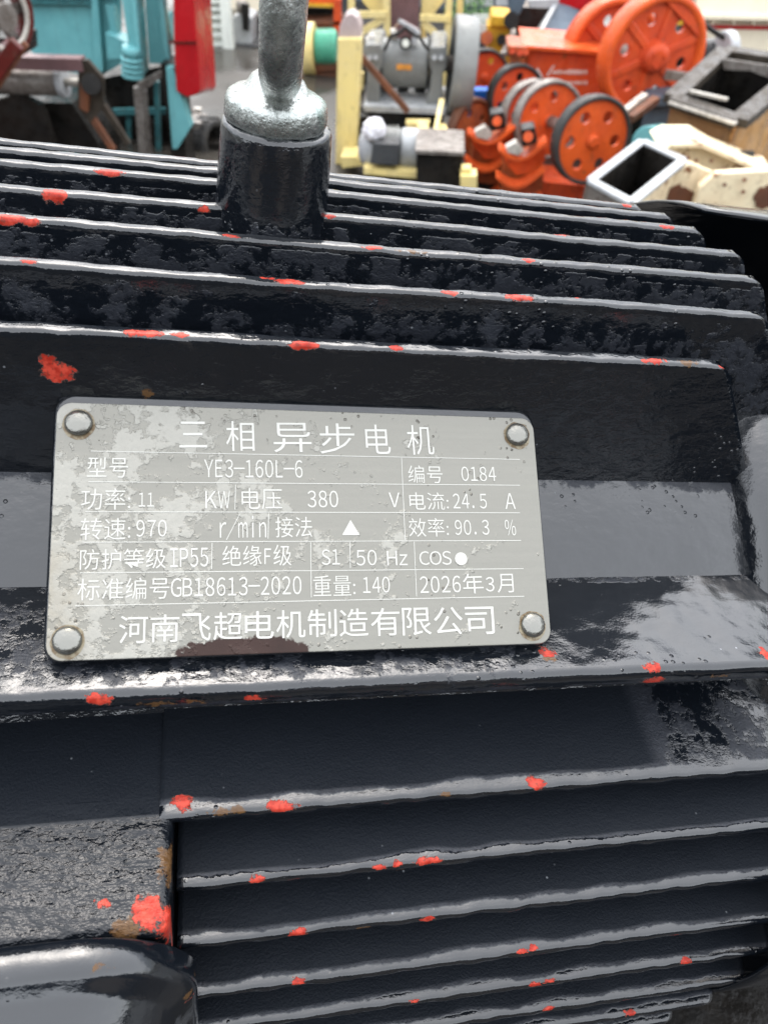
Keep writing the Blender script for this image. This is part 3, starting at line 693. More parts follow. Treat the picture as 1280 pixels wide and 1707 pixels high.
for sx in (X_L + 0.02, 0.11):
    for sy in (-1, 1):
        m_ = MB()
        for dx, dy, dz, hx, hy, hz in ((0, 0.120, -0.152, 0.05, 0.09, 0.016), (0, 0.096, -0.116, 0.018, 0.05, 0.075)):
            cc = mp(sx + dx + 0.02, sy * dy, dz); m_.box(cc, (hx, hy, hz), wm.to_3x3())
        m_.build('foot', GREYD, motor, bevel=0.003)
# the steel stand that carries the motor (below the picture)
st = empty('motor_stand', (wm.translation.x, wm.translation.y, 0), 'black steel stand carrying the navy finned motor', 'stand')
m_ = MB(); m_.box(mp(0.12, -0.02, -0.1705), (0.62, 0.46, 0.02), wm.to_3x3()); m_.build('top_plate', BLACK, st, bevel=0.002)
for sx in (-0.15, 0.39):
    for sy in (-0.19, 0.17):
        p = mp(sx, sy, -0.181); MB().bar(p, (p.x, p.y, 0.0), 0.06).build('leg', BLACK, st)
p1, p2 = mp(-0.15, -0.19, -0.181), mp(0.39, -0.19, -0.181)
MB().bar((p1.x, p1.y, 0.3), (p2.x, p2.y, 0.3), 0.05).build('stretcher', BLACK, st)
#@@BACKGROUND
# ================================================================== THE YARD BEHIND
def P(px, py, Y):
    d = M3 @ cam_ray(px, py); return CAM + d * (Y / d.y)
g = MB(); g.add([(-150, -150, 0), (150, -150, 0), (150, 150, 0), (-150, 150, 0)], [(0, 1, 2, 3)])
go = g.build('ground', CONC); go['kind'] = 'structure'

def thing(name, px, Y, label, cat, group=None):
    p = P(px, 200, Y); return empty(name, (p.x, Y, 0), label, cat, group)
def slab(m, poly, Y, D):
    return m.prism([P(x, y, Y) for x, y in poly], (0, D, 0))
def part(root, name, mat, poly, Y, D, bevel=0.0):
    return slab(MB(), poly, Y, D).build(name, mat, root, bevel=bevel)
def barp(root, name, mat, a, b, w, h=None, bevel=0.0):
    return MB().bar(P(*a), P(*b), w, h).build(name, mat, root, bevel=bevel)
def leg(root, px, py, Y, wd=0.06, mat=None, dy=0.0):
    p = P(px, py, Y); p.y += dy
    if p.z > 0.03: MB().box((p.x, p.y, p.z / 2), (wd, wd, p.z)).build('leg', mat or BLACK, root)
def skirt(root, name, x0, x1, py, Y, D, mat):
    a, b = P(x0, py, Y), P(x1, py, Y); zt = max(a.z, b.z)
    if zt > 0.02: MB().box(((a.x + b.x) / 2, Y + D / 2, zt / 2), (b.x - a.x, D, zt)).build(name, mat, root)
def wheel_web(name, root, c, axis, Rr, th, nh, hr, hd, mat, phase=0.0, hub=0.0):
    """flat web with real round holes"""
    cu = bpy.data.curves.new('web', 'CURVE'); cu.dimensions = '2D'; cu.fill_mode = 'BOTH'; cu.extrude = th / 2
    def circ(cx, cy, r, n=36):
        sp = cu.splines.new('POLY'); sp.points.add(n - 1); sp.use_cyclic_u = True
        for i in range(n): sp.points[i].co = (cx + r * math.cos(2 * math.pi * i / n), cy + r * math.sin(2 * math.pi * i / n), 0, 1)
    circ(0, 0, Rr, 48)
    for k in range(nh):
        t = phase + 2 * math.pi * k / nh; circ(hd * math.cos(t), hd * math.sin(t), hr, 20)
    tmp = bpy.data.objects.new('tmp', cu); col.objects.link(tmp)
    dg = bpy.context.evaluated_depsgraph_get(); dg.update()
    me = bpy.data.meshes.new_from_object(tmp.evaluated_get(dg)); bpy.data.objects.remove(tmp)
    q = Vector((0, 0, 1)).rotation_difference(Vector(axis).normalized()).to_matrix().to_4x4()
    me.transform(root.matrix_basis.inverted() @ Matrix.Translation(c) @ q)
    me.materials.clear(); me.materials.append(mat); me.name = name
    o = bpy.data.objects.new(name, me); col.objects.link(o); o.parent = root; return o
def flywheel(root, c, axis, Rr, wd, rim_t, web_mat, rim_mat, nh=6, hr=0.1, hd=0.6, phase=0.3, hub_r=0.16, boss=True):
    c = Vector(c); ax = Vector(axis).normalized()
    rim = MB().lathe(c, ax, [(-wd / 2, Rr - rim_t), (-wd / 2, Rr - 0.006), (-wd / 2 + 0.006, Rr), (wd / 2 - 0.006, Rr), (wd / 2, Rr - 0.006), (wd / 2, Rr - rim_t), (-wd / 2, Rr - rim_t)], 64)
    ro = rim.build('flywheel', rim_mat, root)
    # web and hub hang on the rim as sub-parts
    cu_root = root
    wb = wheel_web('web', cu_root, c + ax * wd * 0.15, ax, Rr - rim_t + 0.004, wd * 0.25, nh, hr * Rr, hd * Rr, web_mat, phase)
    wb.parent = ro
    hb = MB().lathe(c, ax, [(wd * 0.1, hub_r * Rr * 1.25), (wd * 0.42, hub_r * Rr), (wd * 0.55, hub_r * Rr * 0.95), (wd * 0.58, hub_r * Rr * 0.5), (wd * 0.55, 0.0)], 28)
    for k in range(4):
        t = 2 * math.pi * k / 4 + 0.5; x = ax.orthogonal().normalized(); y = ax.cross(x)
        q = c + (x * math.cos(t) + y * math.sin(t)) * hub_r * Rr * 0.62
        hb.tube(q + ax * wd * 0.5, q + ax * wd * 0.68, hub_r * Rr * 0.16, n=8)
    h = hb.build('hub', web_mat, root); h.parent = ro
    return ro
def bolts(root, mat, pts, r, name='bolt', d=(0, -1, 0), L=0.02):
    for p in pts: MB().tube(p, Vector(p) + Vector(d) * L, r, n=6).build(name, mat, root)

def ragged(poly, n=7, amp=6.5):
    o = []
    for i, p in enumerate(poly):
        q = poly[(i + 1) % len(poly)]
        for k in range(n):
            f = k / n; x = p[0] + (q[0] - p[0]) * f; y = p[1] + (q[1] - p[1]) * f
            o.append((x + amp * nz(x * .21, y * .21, 1), y + amp * nz(x * .21, y * .21, 7)))
    return o
# ---- teal vibrating feeder with its red belt guard -------------------------------------------------
t = thing('vibrating_feeder', 150, 5.3, 'teal vibrating feeder with coil spring and red belt guard', 'feeder')
part(t, 'side_panel', TEAL, [(40, -90), (200, -90), (200, 108), (166, 128), (62, 112), (46, 60)], 5.35, 0.04)
part(t, 'panel_lip', TEALD, [(40, 1), (152, 4), (152, 8), (40, 6)], 5.30, 0.05)
part(t, 'top_rail', TEAL, [(40, -90), (200, -90), (200, -8), (40, -8)], 5.28, 0.07)
part(t, 'rib', TEAL, [(152, -8), (163, -8), (172, 118), (160, 124)], 5.29, 0.06)
part(t, 'rib', TEAL, [(176, 8), (190, 10), (203, 108), (186, 60)], 5.27, 0.08)
part(t, 'spring_seat', TEAL, [(176, 55), (215, 72), (222, 96), (180, 98)], 5.2, 0.14)
part(t, 'post', TEAL, [(192, -90), (214, -90), (231, 132), (222, 132)], 5.02, 0.22)
part(t, 'post_flange', TEAL, [(212, -90), (219, -90), (238, 128), (231, 134)], 4.98, 0.05)
part(t, 'post', TEAL, [(236, -90), (256, -90), (276, 106), (249, 106)], 5.14, 0.16)
part(t, 'post_flange', TEAL, [(255, -90), (262, -90), (284, 104), (275, 108)], 5.10, 0.05)
# coil spring
c0 = P(219, 92, 4.97); c1 = P(222, 130, 4.97); m = MB(); pr = None; K = 96
for i in range(K + 1):
    f = i / K; a = 2 * math.pi * 4.2 * f; q = c0.lerp(c1, f) + Vector((math.cos(a), math.sin(a), 0)) * 0.052
    if pr is not None: m.tube(pr, q, 0.0125, n=8, caps=False)
    pr = q
m.build('spring', TEAL, t)
MB().tube(P(218, 93, 4.97), P(219, 78, 4.97), 0.05).build('spring_cup', TEAL, t)
part(t, 'chassis', BLACK, [(150, 135), (280, 108), (285, 125), (285, 330), (150, 330)], 5.45, 0.25)
part(t, 'chassis_rail', STEEL, [(228, 140), (280, 112), (284, 118), (240, 152)], 5.08, 0.05)
barp(t, 'leg', STEEL, (231, 145, 5.05), (247, 330, 5.05), 0.05)
barp(t, 'leg', STEEL, (240, 150, 5.12), (256, 330, 5.12), 0.03)
barp(t, 'cross_tie', TEALD, (190, 186, 5.35), (285, 184, 5.35), 0.035)
barp(t, 'cross_tie', TEALD, (215, 182, 5.38), (218, 300, 5.38), 0.03)
barp(t, 'cross_tie', TEALD, (262, 135, 5.3), (266, 300, 5.3), 0.03)
part(t, 'skid', TEAL, [(277, 112), (288, 112), (318, 212), (296, 248), (288, 248)], 4.95, 0.08)
for x in (170, 255): leg(t, x, 200, 5.4, 0.1)
mo = MB().tube(P(264, 44, 5.4), P(290, 44, 5.4), 0.082, n=28).build('drive_motor', TEAL, t)
MB().tube(P(276, 22, 5.35), P(276, 12, 5.35), 0.02).build('grease_cap', WHITEP, t)
ext = P(353, 70, 5.35) - P(325, 70, 4.92)
gd = MB().prism([P(x, y, 4.92) for x, y in [(287, -100), (318, -100), (326, 40), (332, 110), (334, 150), (330, 157), (312, 162), (294, 152), (290, 70)]], ext).build('belt_guard', REDP, t, bevel=0.008)
MB().bar(P(282, 71, 4.91), P(328, 71, 4.91), 0.006, 0.012).build('seam', MAROON, gd)
MB().box((P(300, 200, 5.1).x, 5.1, 0.3), (0.10, 0.2, 0.6)).build('guard_bracket', BLACK, t)

# ---- dark conveyor with a steel roller -----------------------------------------------------------------
t = thing('belt_conveyor', 80, 4.5, 'black greasy conveyor frame with bright roller below the teal panel', 'conveyor')
MB().tube(P(-60, 134, 4.5), P(100, 137, 4.5), 0.066, n=36).build('roller', STEEL, t)
MB().tube(P(100, 137, 4.5), P(109, 137, 4.5), 0.074, n=36).build('roller_collar', GREYL, t)
MB().tube(P(109, 137, 4.5), P(140, 138, 4.5), 0.02).build('roller_shaft', STEELL, t)
barp(t, 'side_beam', MAUVE, (-60, 100, 4.42), (140, 106, 4.42), 0.08, 0.06)
part(t, 'bracket', DSTEEL, [(131, 100), (146, 100), (172, 130), (173, 180), (150, 205), (130, 180)], 4.40, 0.03)
part(t, 'bracket_rib', RUST, [(134, 140), (150, 138), (146, 188), (133, 180)], 4.37, 0.03)
MB().tube(P(152, 140, 4.39), P(152, 140, 4.33), 0.05, n=16).build('bearing', BLACK, t)
barp(t, 'tie_rod', DSTEEL, (172, 175, 4.42), (215, 240, 4.42), 0.03)
barp(t, 'tie_rod', RUST, (150, 190, 4.42), (190, 250, 4.42), 0.03)
part(t, 'belt_tray', BLACK, [(-60, 166), (120, 172), (165, 240), (165, 330), (-60, 330)], 4.6, 0.4)
part(t, 'rubber_apron', BLACK, [(-40, 175), (30, 158), (70, 175), (90, 240), (-40, 250)], 4.45, 0.05)
for x in (-40, 150): leg(t, x, 280, 4.7, 0.08)

# ---- maroon crusher with spoked flywheel, at the left border -----------------------------------------------
t = thing('old_crusher', 0, 3.9, 'maroon crusher with shiny spoked flywheel at the left border', 'crusher')
c = P(-6, 24, 3.9); ax = Vector((0.90, -0.43, -0.05)).normalized(); Rw = 0.165
ro = MB().lathe(c, ax, [(-0.05, Rw - 0.03), (-0.05, Rw), (0.05, Rw), (0.055, Rw - 0.008), (0.05, Rw - 0.03), (-0.05, Rw - 0.03)], 64).build('flywheel', MAROON, t)
MB().lathe(c, ax, [(0.047, Rw - 0.052), (0.049, Rw - 0.028), (0.052, Rw - 0.026), (0.056, Rw - 0.034), (0.052, Rw - 0.052), (0.047, Rw - 0.052)], 64).build('rim_lip', STEELL, ro)
x_ = ax.orthogonal().normalized(); y_ = ax.cross(x_)
for k in range(6):
    a = 2 * math.pi * k / 6 + 0.4; d = x_ * math.cos(a) + y_ * math.sin(a)
    MB().bar(c + d * 0.03, c + d * (Rw - 0.025), 0.04, 0.035, up=ax).build('spoke', STEEL, ro, bevel=0.006)
MB().tube(c - ax * 0.07, c + ax * 0.07, 0.055).build('hub', STEEL, ro)
MB().tube(c - ax * 0.6, c - ax * 0.06, 0.035).build('axle', STEEL, t)
barp(t, 'frame_beam', MAROON, (-60, 200, 3.75), (30, 72, 3.75), 0.035, 0.06, 0.006)
barp(t, 'frame_beam', RUST, (-70, 240, 3.8), (44, 72, 3.85), 0.02, 0.03, 0.004)
part(t, 'chute', BLACK, [(-60, 62), (34, 64), (36, 94), (-60, 98)], 4.05, 0.2)
leg(t, -60, 225, 3.8, 0.1, MAROON); leg(t, -120, 90, 4.1, 0.08, MAROON)
MB().box((c.x - 0.8, 3.95, 0.3), (0.5, 0.5, 0.6)).build('body', MAROON, t, bevel=0.02)

# ---- white screen deck with ribs -----------------------------------------------------------------------
t = thing('screen_panel', 360, 8.1, 'white ribbed screen panel standing on the wet concrete', 'panel')
part(t, 'sheet', WHITEP, [(318, -70), (368, -70), (378, 92), (330, 92)], 8.1, 0.04)
for k, y in enumerate((-55, -35, -15, 2, 14, 28, 42, 57, 73, 89)):
    x0 = 330 + y * 0.06; barp(t, 'rib', WHITEP, (x0, y, 8.06), (x0 + 43, y, 8.06), 0.06, 0.025)
part(t, 'side_flange', WHITEP, [(362, -70), (374, -70), (389, 86), (380, 97), (372, 92)], 7.98, 0.1)
part(t, 'foot', BLACK, [(335, 92), (385, 94), (385, 101), (335, 100)], 8.0, 0.2)

t = thing('grey_press', 405, 8.2, 'small grey press on a red skid beside the white ribbed panel', 'machine')
part(t, 'body', GREYL, [(388, 28), (402, 22), (420, 30), (420, 80), (388, 78)], 8.2, 0.3, 0.01)
part(t, 'column', BLACK, [(402, 6), (414, 8), (414, 52), (405, 50)], 8.12, 0.06)
MB().tube(P(396, 12, 8.2), P(412, 12, 8.2), 0.05).build('head', STEEL, t)
part(t, 'skid', REDP, [(394, 86), (436, 86), (436, 106), (394, 106)], 8.0, 0.5)
part(t, 'bed', GREYD, [(388, 76), (436, 78), (436, 88), (388, 88)], 8.1, 0.4)
t = thing('stacked_pallet', 425, 8.6, 'dark slatted crate behind the grey press', 'crate')
for k in range(5): part(t, 'slat', GREYD, [(412, 28 + k * 12), (446, 28 + k * 12), (446, 35 + k * 12), (412, 35 + k * 12)], 8.6, 0.3)
part(t, 'back', BLACK, [(412, 28), (446, 28), (446, 88), (412, 88)], 8.75, 0.2)
t = thing('cream_container', 440, 9.6, 'cream container far behind the lifting eye', 'container')
part(t, 'wall', CREAMW, [(384, -80), (520, -80), (520, 50), (384, 50)], 9.6, 1.2)
part(t, 'bottom_rail', GREYL, [(384, 20), (520, 20), (520, 26), (384, 26)], 9.55, 0.06)

# ---- orange feeder far behind -----------------------------------------------------------------------------
t = thing('orange_feeder', 537, 8.4, 'orange feeder tray on brown channels far behind the yellow guard', 'feeder')
part(t, 'tray', ORG, [(470, -70), (566, -70), (562, 8), (470, 4)], 8.4, 0.3)
part(t, 'tray_lip', YELS, [(470, 4), (562, 8), (562, 13), (470, 9)], 8.36, 0.36)
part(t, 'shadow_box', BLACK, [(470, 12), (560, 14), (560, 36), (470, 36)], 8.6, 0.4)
part(t, 'channel', RUST, [(470, 36), (566, 36), (566, 42), (470, 42)], 8.3, 0.4)
part(t, 'channel', ORGD, [(470, 43), (566, 43), (566, 60), (470, 60)], 8.35, 0.3)
part(t, 'post', ORGR, [(556, 0), (568, 0), (568, 60), (556, 60)], 8.3, 0.06)
skirt(t, 'base', 470, 566, 60, 8.4, 0.4, RUST)
t = thing('green_motor', 540, 7.5, 'small green motor with a yellow pulley on a brown base', 'motor')
MB().tube(P(506, 82, 7.5), P(526, 82, 7.5), 0.20, n=36).build('pulley', YEL, t, bevel=0.008)
MB().tube(P(527, 80, 7.5), P(562, 80, 7.5), 0.135, n=28).build('body', GREEN, t, bevel=0.01)
for k in range(5): MB().tube(P(531 + k * 6, 80, 7.5), P(533 + k * 6, 80, 7.5), 0.148, n=28).build('fin', GREEN, t)
part(t, 'cap_box', GREEN, [(536, 56), (552, 56), (552, 66), (536, 66)], 7.45, 0.12)
part(t, 'base', RUST, [(522, 104), (566, 104), (566, 118), (522, 118)], 7.4, 0.35)
skirt(t, 'plinth', 524, 566, 118, 7.42, 0.3, RUST)

# ---- grey roll crusher with yellow belt guard and flywheel ---------------------------------------------------
t = thing('roll_crusher', 680, 5.9, 'grey crusher with drum between pedestals, yellow belt guard and flywheel', 'crusher')
gx = [(563, 66), (566, 44), (575, 26), (586, 22), (596, 30), (601, 46), (602, 66)]
part(t, 'guard_top', MAUVE_SHEEN, gx, 5.40, 0.16, 0.008)
part(t, 'belt_guard', YEL, [(563, 64), (602, 64), (598, 160), (592, 284), (559, 280), (561, 160)], 5.36, 0.18, 0.008)
part(t, 'guard_foot', YEL, [(568, 262), (594, 262), (606, 276), (570, 280)], 5.15, 0.2)
part(t, 'bearing_pedestal', GREY, [(605, 84), (609, 74), (634, 73), (638, 84), (637, 112), (632, 120), (634, 180), (610, 180), (612, 120), (606, 110)], 5.80, 0.45, 0.012)
part(t, 'bearing_pedestal', GREY, [(715, 88), (718, 78), (742, 77), (746, 88), (744, 114), (738, 122), (736, 188), (706, 188), (716, 150), (720, 120), (716, 112)], 5.80, 0.45, 0.012)
MB().tube(P(638, 104, 6.0), P(713, 106, 6.0), 0.150, n=48).build('drum', GREY, t, bevel=0.012)
MB().tube(P(630, 104, 6.0), P(790, 107, 6.0), 0.05).build('shaft', STEEL, t)
part(t, 'label_plate', LABELO, [(661, 107), (686, 108), (686, 117), (661, 116)], 5.845, 0.006)
part(t, 'hatch', GREYL, [(650, 62), (676, 62), (680, 75), (648, 75)], 5.95, 0.12, 0.008)
MB().tube(P(676, 72, 5.86), P(676, 72, 5.78), 0.040, n=20).build('ring_bolt', BLACK, t)
MB().tube(P(676, 72, 5.775), P(676, 72, 5.765), 0.024, n=20).build('cap', WHITEP, t)
part(t, 'hood', MAUVE, [(655, 50), (668, 36), (698, 52), (688, 74), (660, 64)], 5.95, 0.08)
barp(t, 'hood_strut', GREYL, (664, 34, 5.9), (696, 52, 5.9), 0.02)
barp(t, 'hood_strut', GREYL, (696, 52, 5.9), (688, 74, 5.9), 0.035)
for x, y in ((619, 60), (656, 52), (614, 66)): MB().tube(P(x, y + 12, 5.95), P(x, y - 4, 5.95), 0.022, n=10).build('bolt', STEELL, t)
for x in (616, 626, 724, 735): MB().tube(P(x, 96, 5.8), P(x, 96, 5.77), 0.018, n=6).build('bolt', GREYL, t)
part(t, 'bed_beam', GREYL, [(606, 177), (742, 182), (742, 191), (606, 186)], 5.70, 0.55)
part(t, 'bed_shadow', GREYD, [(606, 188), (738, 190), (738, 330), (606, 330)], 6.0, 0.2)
for x in (645, 672, 700): part(t, 'web_plate', BLACK, [(x - 8, 128), (x + 8, 128), (x + 10, 178), (x - 10, 178)], 6.1, 0.05)
part(t, 'back_plate', BLACK, [(636, 120), (716, 122), (708, 184), (634, 180)], 6.2, 0.05)
barp(t, 'tie_bar', RUST, (600, 92, 5.55), (680, 186, 5.55), 0.035)
cw = (P(752, 112, 5.9) + P(786, 112, 5.9)) / 2
axf = Vector((1, 0.06, 0)).normalized()
MB().lathe(cw, axf, [(-0.075, 0.24), (-0.075, 0.295), (-0.068, 0.302), (0.068, 0.302), (0.075, 0.295), (0.075, 0.24), (-0.075, 0.24)], 72).build('flywheel', GREY, t)
MB().tube(cw - axf * 0.03, cw + axf * 0.03, 0.25, n=48).build('web', GREYD, t)
for pts in (((640, 84), (650, 60), (676, 46), (700, 62), (716, 84)), ((606, 150), (596, 170), (606, 186), (632, 184))):
    m = MB(); q_ = None
    for i in range(17):
        f = i / 16 * (len(pts) - 1); k = min(int(f), len(pts) - 2); u_ = f - k
        e_ = P(pts[k][0] + (pts[k + 1][0] - pts[k][0]) * u_, pts[k][1] + (pts[k + 1][1] - pts[k][1]) * u_ + 3 * math.sin(math.pi * u_), 5.72)
        if q_ is not None: m.tube(q_, e_, 0.011, n=8, caps=False)
        q_ = e_
    m.build('hose', BLACK, t)
for x in (600, 725): leg(t, x, 190, 5.9, 0.12)
skirt(t, 'guard_stand', 562, 594, 280, 5.40, 0.1, YEL)

# ---- yellow hopper tower --------------------------------------------------------------------------------------
t = thing('hopper_tower', 670, 6.9, 'yellow steel hopper tower with braces and a brown sheet between', 'hopper')
for a, b in (((644, -80, 6.85), (646, 150, 6.85)), ((752, -80, 6.85), (742, 150, 6.85)), ((586, -80, 6.85), (586, 150, 6.85)), ((768, -80, 7.3), (764, 130, 7.3))):
    barp(t, 'post', YEL, a, b, 0.05)
part(t, 'hopper_side', YEL, [(596, -80), (644, -80), (644, 22), (622, 22), (604, 2)], 7.0, 0.06)
part(t, 'hopper_side', YEL, [(702, -80), (748, -80), (740, 2), (722, 24), (702, 24)], 7.0, 0.06)
part(t, 'sheet', MAUVE, [(646, -80), (701, -80), (697, 64), (648, 60)], 6.95, 0.05)
barp(t, 'cross_beam', YEL, (588, 24, 6.82), (644, 24, 6.82), 0.04)
barp(t, 'cross_beam', YEL, (700, 29, 6.82), (748, 31, 6.82), 0.04)
barp(t, 'brace', YEL, (602, 54, 6.84), (640, 30, 6.84), 0.045)
barp(t, 'brace', YEL, (704, 36, 6.84), (740, 70, 6.84), 0.045)
barp(t, 'brace', YEL, (706, 80, 7.2), (706, 40, 7.2), 0.04)
barp(t, 'brace', YEL, (722, 80, 7.2), (722, 50, 7.2), 0.04)
for x in (600, 690, 740): leg(t, x, 120, 6.9, 0.06, YEL)
part(t, 'bottom_sheet', BLACK, [(604, 62), (752, 66), (752, 150), (604, 150)], 7.3, 0.1)

# ---- grey motor with a plastic bag tied over it ---------------------------------------------------------------
t = thing('grey_motor', 655, 5.0, 'grey motor on a yellow base plate in front of the roll crusher', 'motor')
MB().tube(P(622, 246, 5.05), P(668, 248, 5.05), 0.118, n=32).build('body', GREY, t, bevel=0.008)
for k in range(6): MB().tube(P(626 + 7 * k, 246.5, 5.05), P(628.5 + 7 * k, 246.5, 5.05), 0.128, n=32).build('fin', GREY, t)
MB().tube(P(668, 248, 5.05), P(697, 250, 5.05), 0.122, n=32).build('fan_cowl', GREYL, t, bevel=0.014)
MB().lathe(P(622, 246, 5.05), (-1, 0, 0), [(0, 0.12), (0.03, 0.118), (0.075, 0.085), (0.09, 0.05), (0.09, 0.0)], 32).build('end_bell', GREYL, t)
part(t, 'terminal_box', GREYD, [(622, 238), (666, 240), (664, 277), (616, 274)], 4.84, 0.14, 0.008)
part(t, 'base_plate', YEL, [(606, 280), (698, 288), (698, 298), (606, 290)], 4.85, 0.4)
skirt(t, 'pedestal', 610, 696, 296, 4.9, 0.3, BLACK)
def crumple(c, rad, seed, n=3):
    bm = bmesh.new(); bmesh.ops.create_icosphere(bm, subdivisions=n, radius=1.0)
    for v in bm.verts:
        k = 1 + 0.16 * nz(v.co.x * 2.1 + seed, v.co.y * 2.1, v.co.z * 2.1) + 0.10 * nz(v.co.x * 5 + seed, v.co.y * 5, v.co.z * 5)
        v.co = Vector(c) + Vector((v.co.x * rad[0], v.co.y * rad[1], v.co.z * rad[2])) * k
    me = bpy.data.meshes.new('bag'); bm.to_mesh(me); bm.free(); return me
pc = P(623, 216, 4.95)
me = crumple((0, 0, 0.0), (0.072, 0.07, 0.066), 3.3, 4); me.materials.append(BAGP)
me.polygons.foreach_set('use_smooth', [True] * len(me.polygons))
o = bpy.data.objects.new('plastic_bag', me); o.location = pc; col.objects.link(o)
tag(o, 'crumpled white plastic bag on top of the small grey motor', 'bag')

t = thing('yellow_channels', 720, 5.0, 'pair of pale yellow steel channels lying on a dark steel box', 'channels')
for a, b in (((702, 206, 5.45), (714, 256, 4.95)), ((733, 212, 5.45), (752, 258, 4.95))):
    barp(t, 'channel', YEL, a, b, 0.07, 0.05, 0.004)
part(t, 'cross_channel', YEL, [(676, 206), (716, 206), (714, 222), (680, 220)], 5.5, 0.1)
barp(t, 'strut', YEL, (722, 240, 5.2), (736, 168, 5.6), 0.03)
part(t, 'steel_box', BLACK, [(694, 252), (772, 256), (766, 330), (694, 330)], 4.75, 0.3, 0.006)
part(t, 'box_rim', STEEL, [(692, 250), (774, 254), (774, 260), (692, 256)], 4.70, 0.4)
for x in (700, 764): leg(t, x, 320, 4.85, 0.08)
t = thing('yellow_block', 781, 4.6, 'small pale yellow stepped block beside the dark steel box', 'block')
part(t, 'base', YEL, [(767, 293), (795, 293), (795, 340), (767, 340)], 4.6, 0.12, 0.004)
part(t, 'top', YEL, [(769, 281), (785, 281), (785, 293), (769, 293)], 4.63, 0.08, 0.004)
skirt(t, 'plinth', 768, 794, 340, 4.61, 0.1, BLACK)

# ---- row of small orange jaw crushers ----------------------------------------------------------------------------
axw = Vector((0.33, -0.93, 0.10)).normalized()
def small_crusher(label, front, back, Rf, Rb, trough, mats, kind=0):
    c1 = P(*front); c2 = P(*back)
    t = empty('jaw_crusher', ((c1.x + c2.x) / 2, (c1.y + c2.y) / 2, 0), label, 'crusher', 'small orange jaw crushers in a row')
    flywheel(t, c1, axw, Rf, 0.085, 0.022, mats[0], mats[1], 6, 0.135, 0.60, 0.35, 0.15)
    flywheel(t, c2, axw, Rb, 0.085, 0.022, mats[0], mats[2], 6, 0.135, 0.60, 0.8, 0.15)
    MB().tube(c1, c2, 0.035).build('shaft', STEEL, t)
    x0, y0, Y = trough
    # curved jaw stock, ribbed, stepping down towards the left
    for k in range(3):
        dy = 46 * k; dx = -4 * k; Yk = Y - 0.02 * k
        pts = []
        for i in range(9):
            f = i / 8; pts.append((x0 + dx + 78 * f - 2, y0 + dy + 26 * math.sin(math.pi * f) * (1 - 0.35 * f) + 6 - 12 * f))
        pts += [(x0 + dx + 74, y0 + dy + 30), (x0 + dx + 60, y0 + dy + 52), (x0 + dx + 26, y0 + dy + 54), (x0 + dx + 6, y0 + dy + 30)]
        part(t, 'jaw_rib', (ORG, ORGD, ORGR)[k % 3], pts, Yk + 0.05, 0.05, 0.003)
        m = MB(); 
        for i in range(8):
            m.bar(P(*pts[i], Yk), P(*pts[i + 1], Yk), 0.12, 0.018)
        m.build('jaw_lip', ORG, t)
    part(t, 'jaw_stock', ORGD, [(x0 + 6, y0 + 28), (x0 + 72, y0 + 26), (x0 + 66, y0 + 150), (x0 - 4, y0 + 150)], Y + 0.12, 0.25)
    part(t, 'bearing', BLACK, [(x0 + 34, y0 - 22), (x0 + 58, y0 - 26), (x0 + 62, y0 + 2), (x0 + 36, y0 + 8)], Y - 0.03, 0.12, 0.01)
    MB().tube(P(x0 + 46, y0 - 10, Y - 0.03), P(x0 + 46, y0 - 10, Y - 0.07), 0.028, n=14).build('bearing_cap', ORG, t)
    part(t, 'toggle_plate', STEELL, [(x0 + 8, y0 + 8), (x0 + 26, y0 - 2), (x0 + 40, y0 + 14), (x0 + 30, y0 + 22), (x0 + 12, y0 + 18)], Y - 0.05, 0.06, 0.006)
    a = P(x0 + 4, y0 + 150, Y + .2); MB().box((a.x + 0.15, Y + 0.2, max(0.02, a.z) / 2), (0.35, 0.35, max(0.04, a.z))).build('skid', BLACK, t)
    mid = c1.lerp(c2, 0.5); MB().box((mid.x, mid.y, 0.1), (0.30, 0.30, 0.2)).build('base', ORGR, t)
    return t
small_crusher('orange jaw crusher nearest the motor, with dark-tyred wheel of six holes', (984, 234, 4.75), (912, 200, 5.2), 0.236, 0.225, (834, 238, 4.75), (ORG, RUBBER, STEEL))
small_crusher('worn orange jaw crusher behind the six-holed wheel, two wheels overlapping', (884, 190, 5.45), (858, 160, 5.9), 0.20, 0.20, (782, 212, 5.15), (ORGR, STEEL, RUBBER))
t = thing('jaw_crusher', 808, 7.0, 'red wheeled crusher on a blue channel behind the small orange crushers', 'crusher', 'small orange jaw crushers in a row')
flywheel(t, P(806, 128, 6.9), (0.2, -0.97, 0.05), 0.20, 0.08, 0.02, ORGR, RUBBER, 5, 0.12, 0.6, 0.2)
part(t, 'channel', BLUE, [(768, 151), (832, 151), (832, 174), (768, 174)], 6.3, 0.1)
part(t, 'lower_channel', BLUE, [(760, 180), (785, 176), (790, 200), (764, 204)], 6.3, 0.1)
part(t, 'stand', BLACK, [(765, 172), (850, 172), (850, 320), (765, 320)], 6.5, 0.3)
flywheel(t, P(782, 220, 5.75), (0.75, -0.65, 0.05), 0.22, 0.07, 0.025, ORGD, RUST, 5, 0.12, 0.6, 0.2)
for x in (775, 840): leg(t, x, 300, 6.6, 0.1)

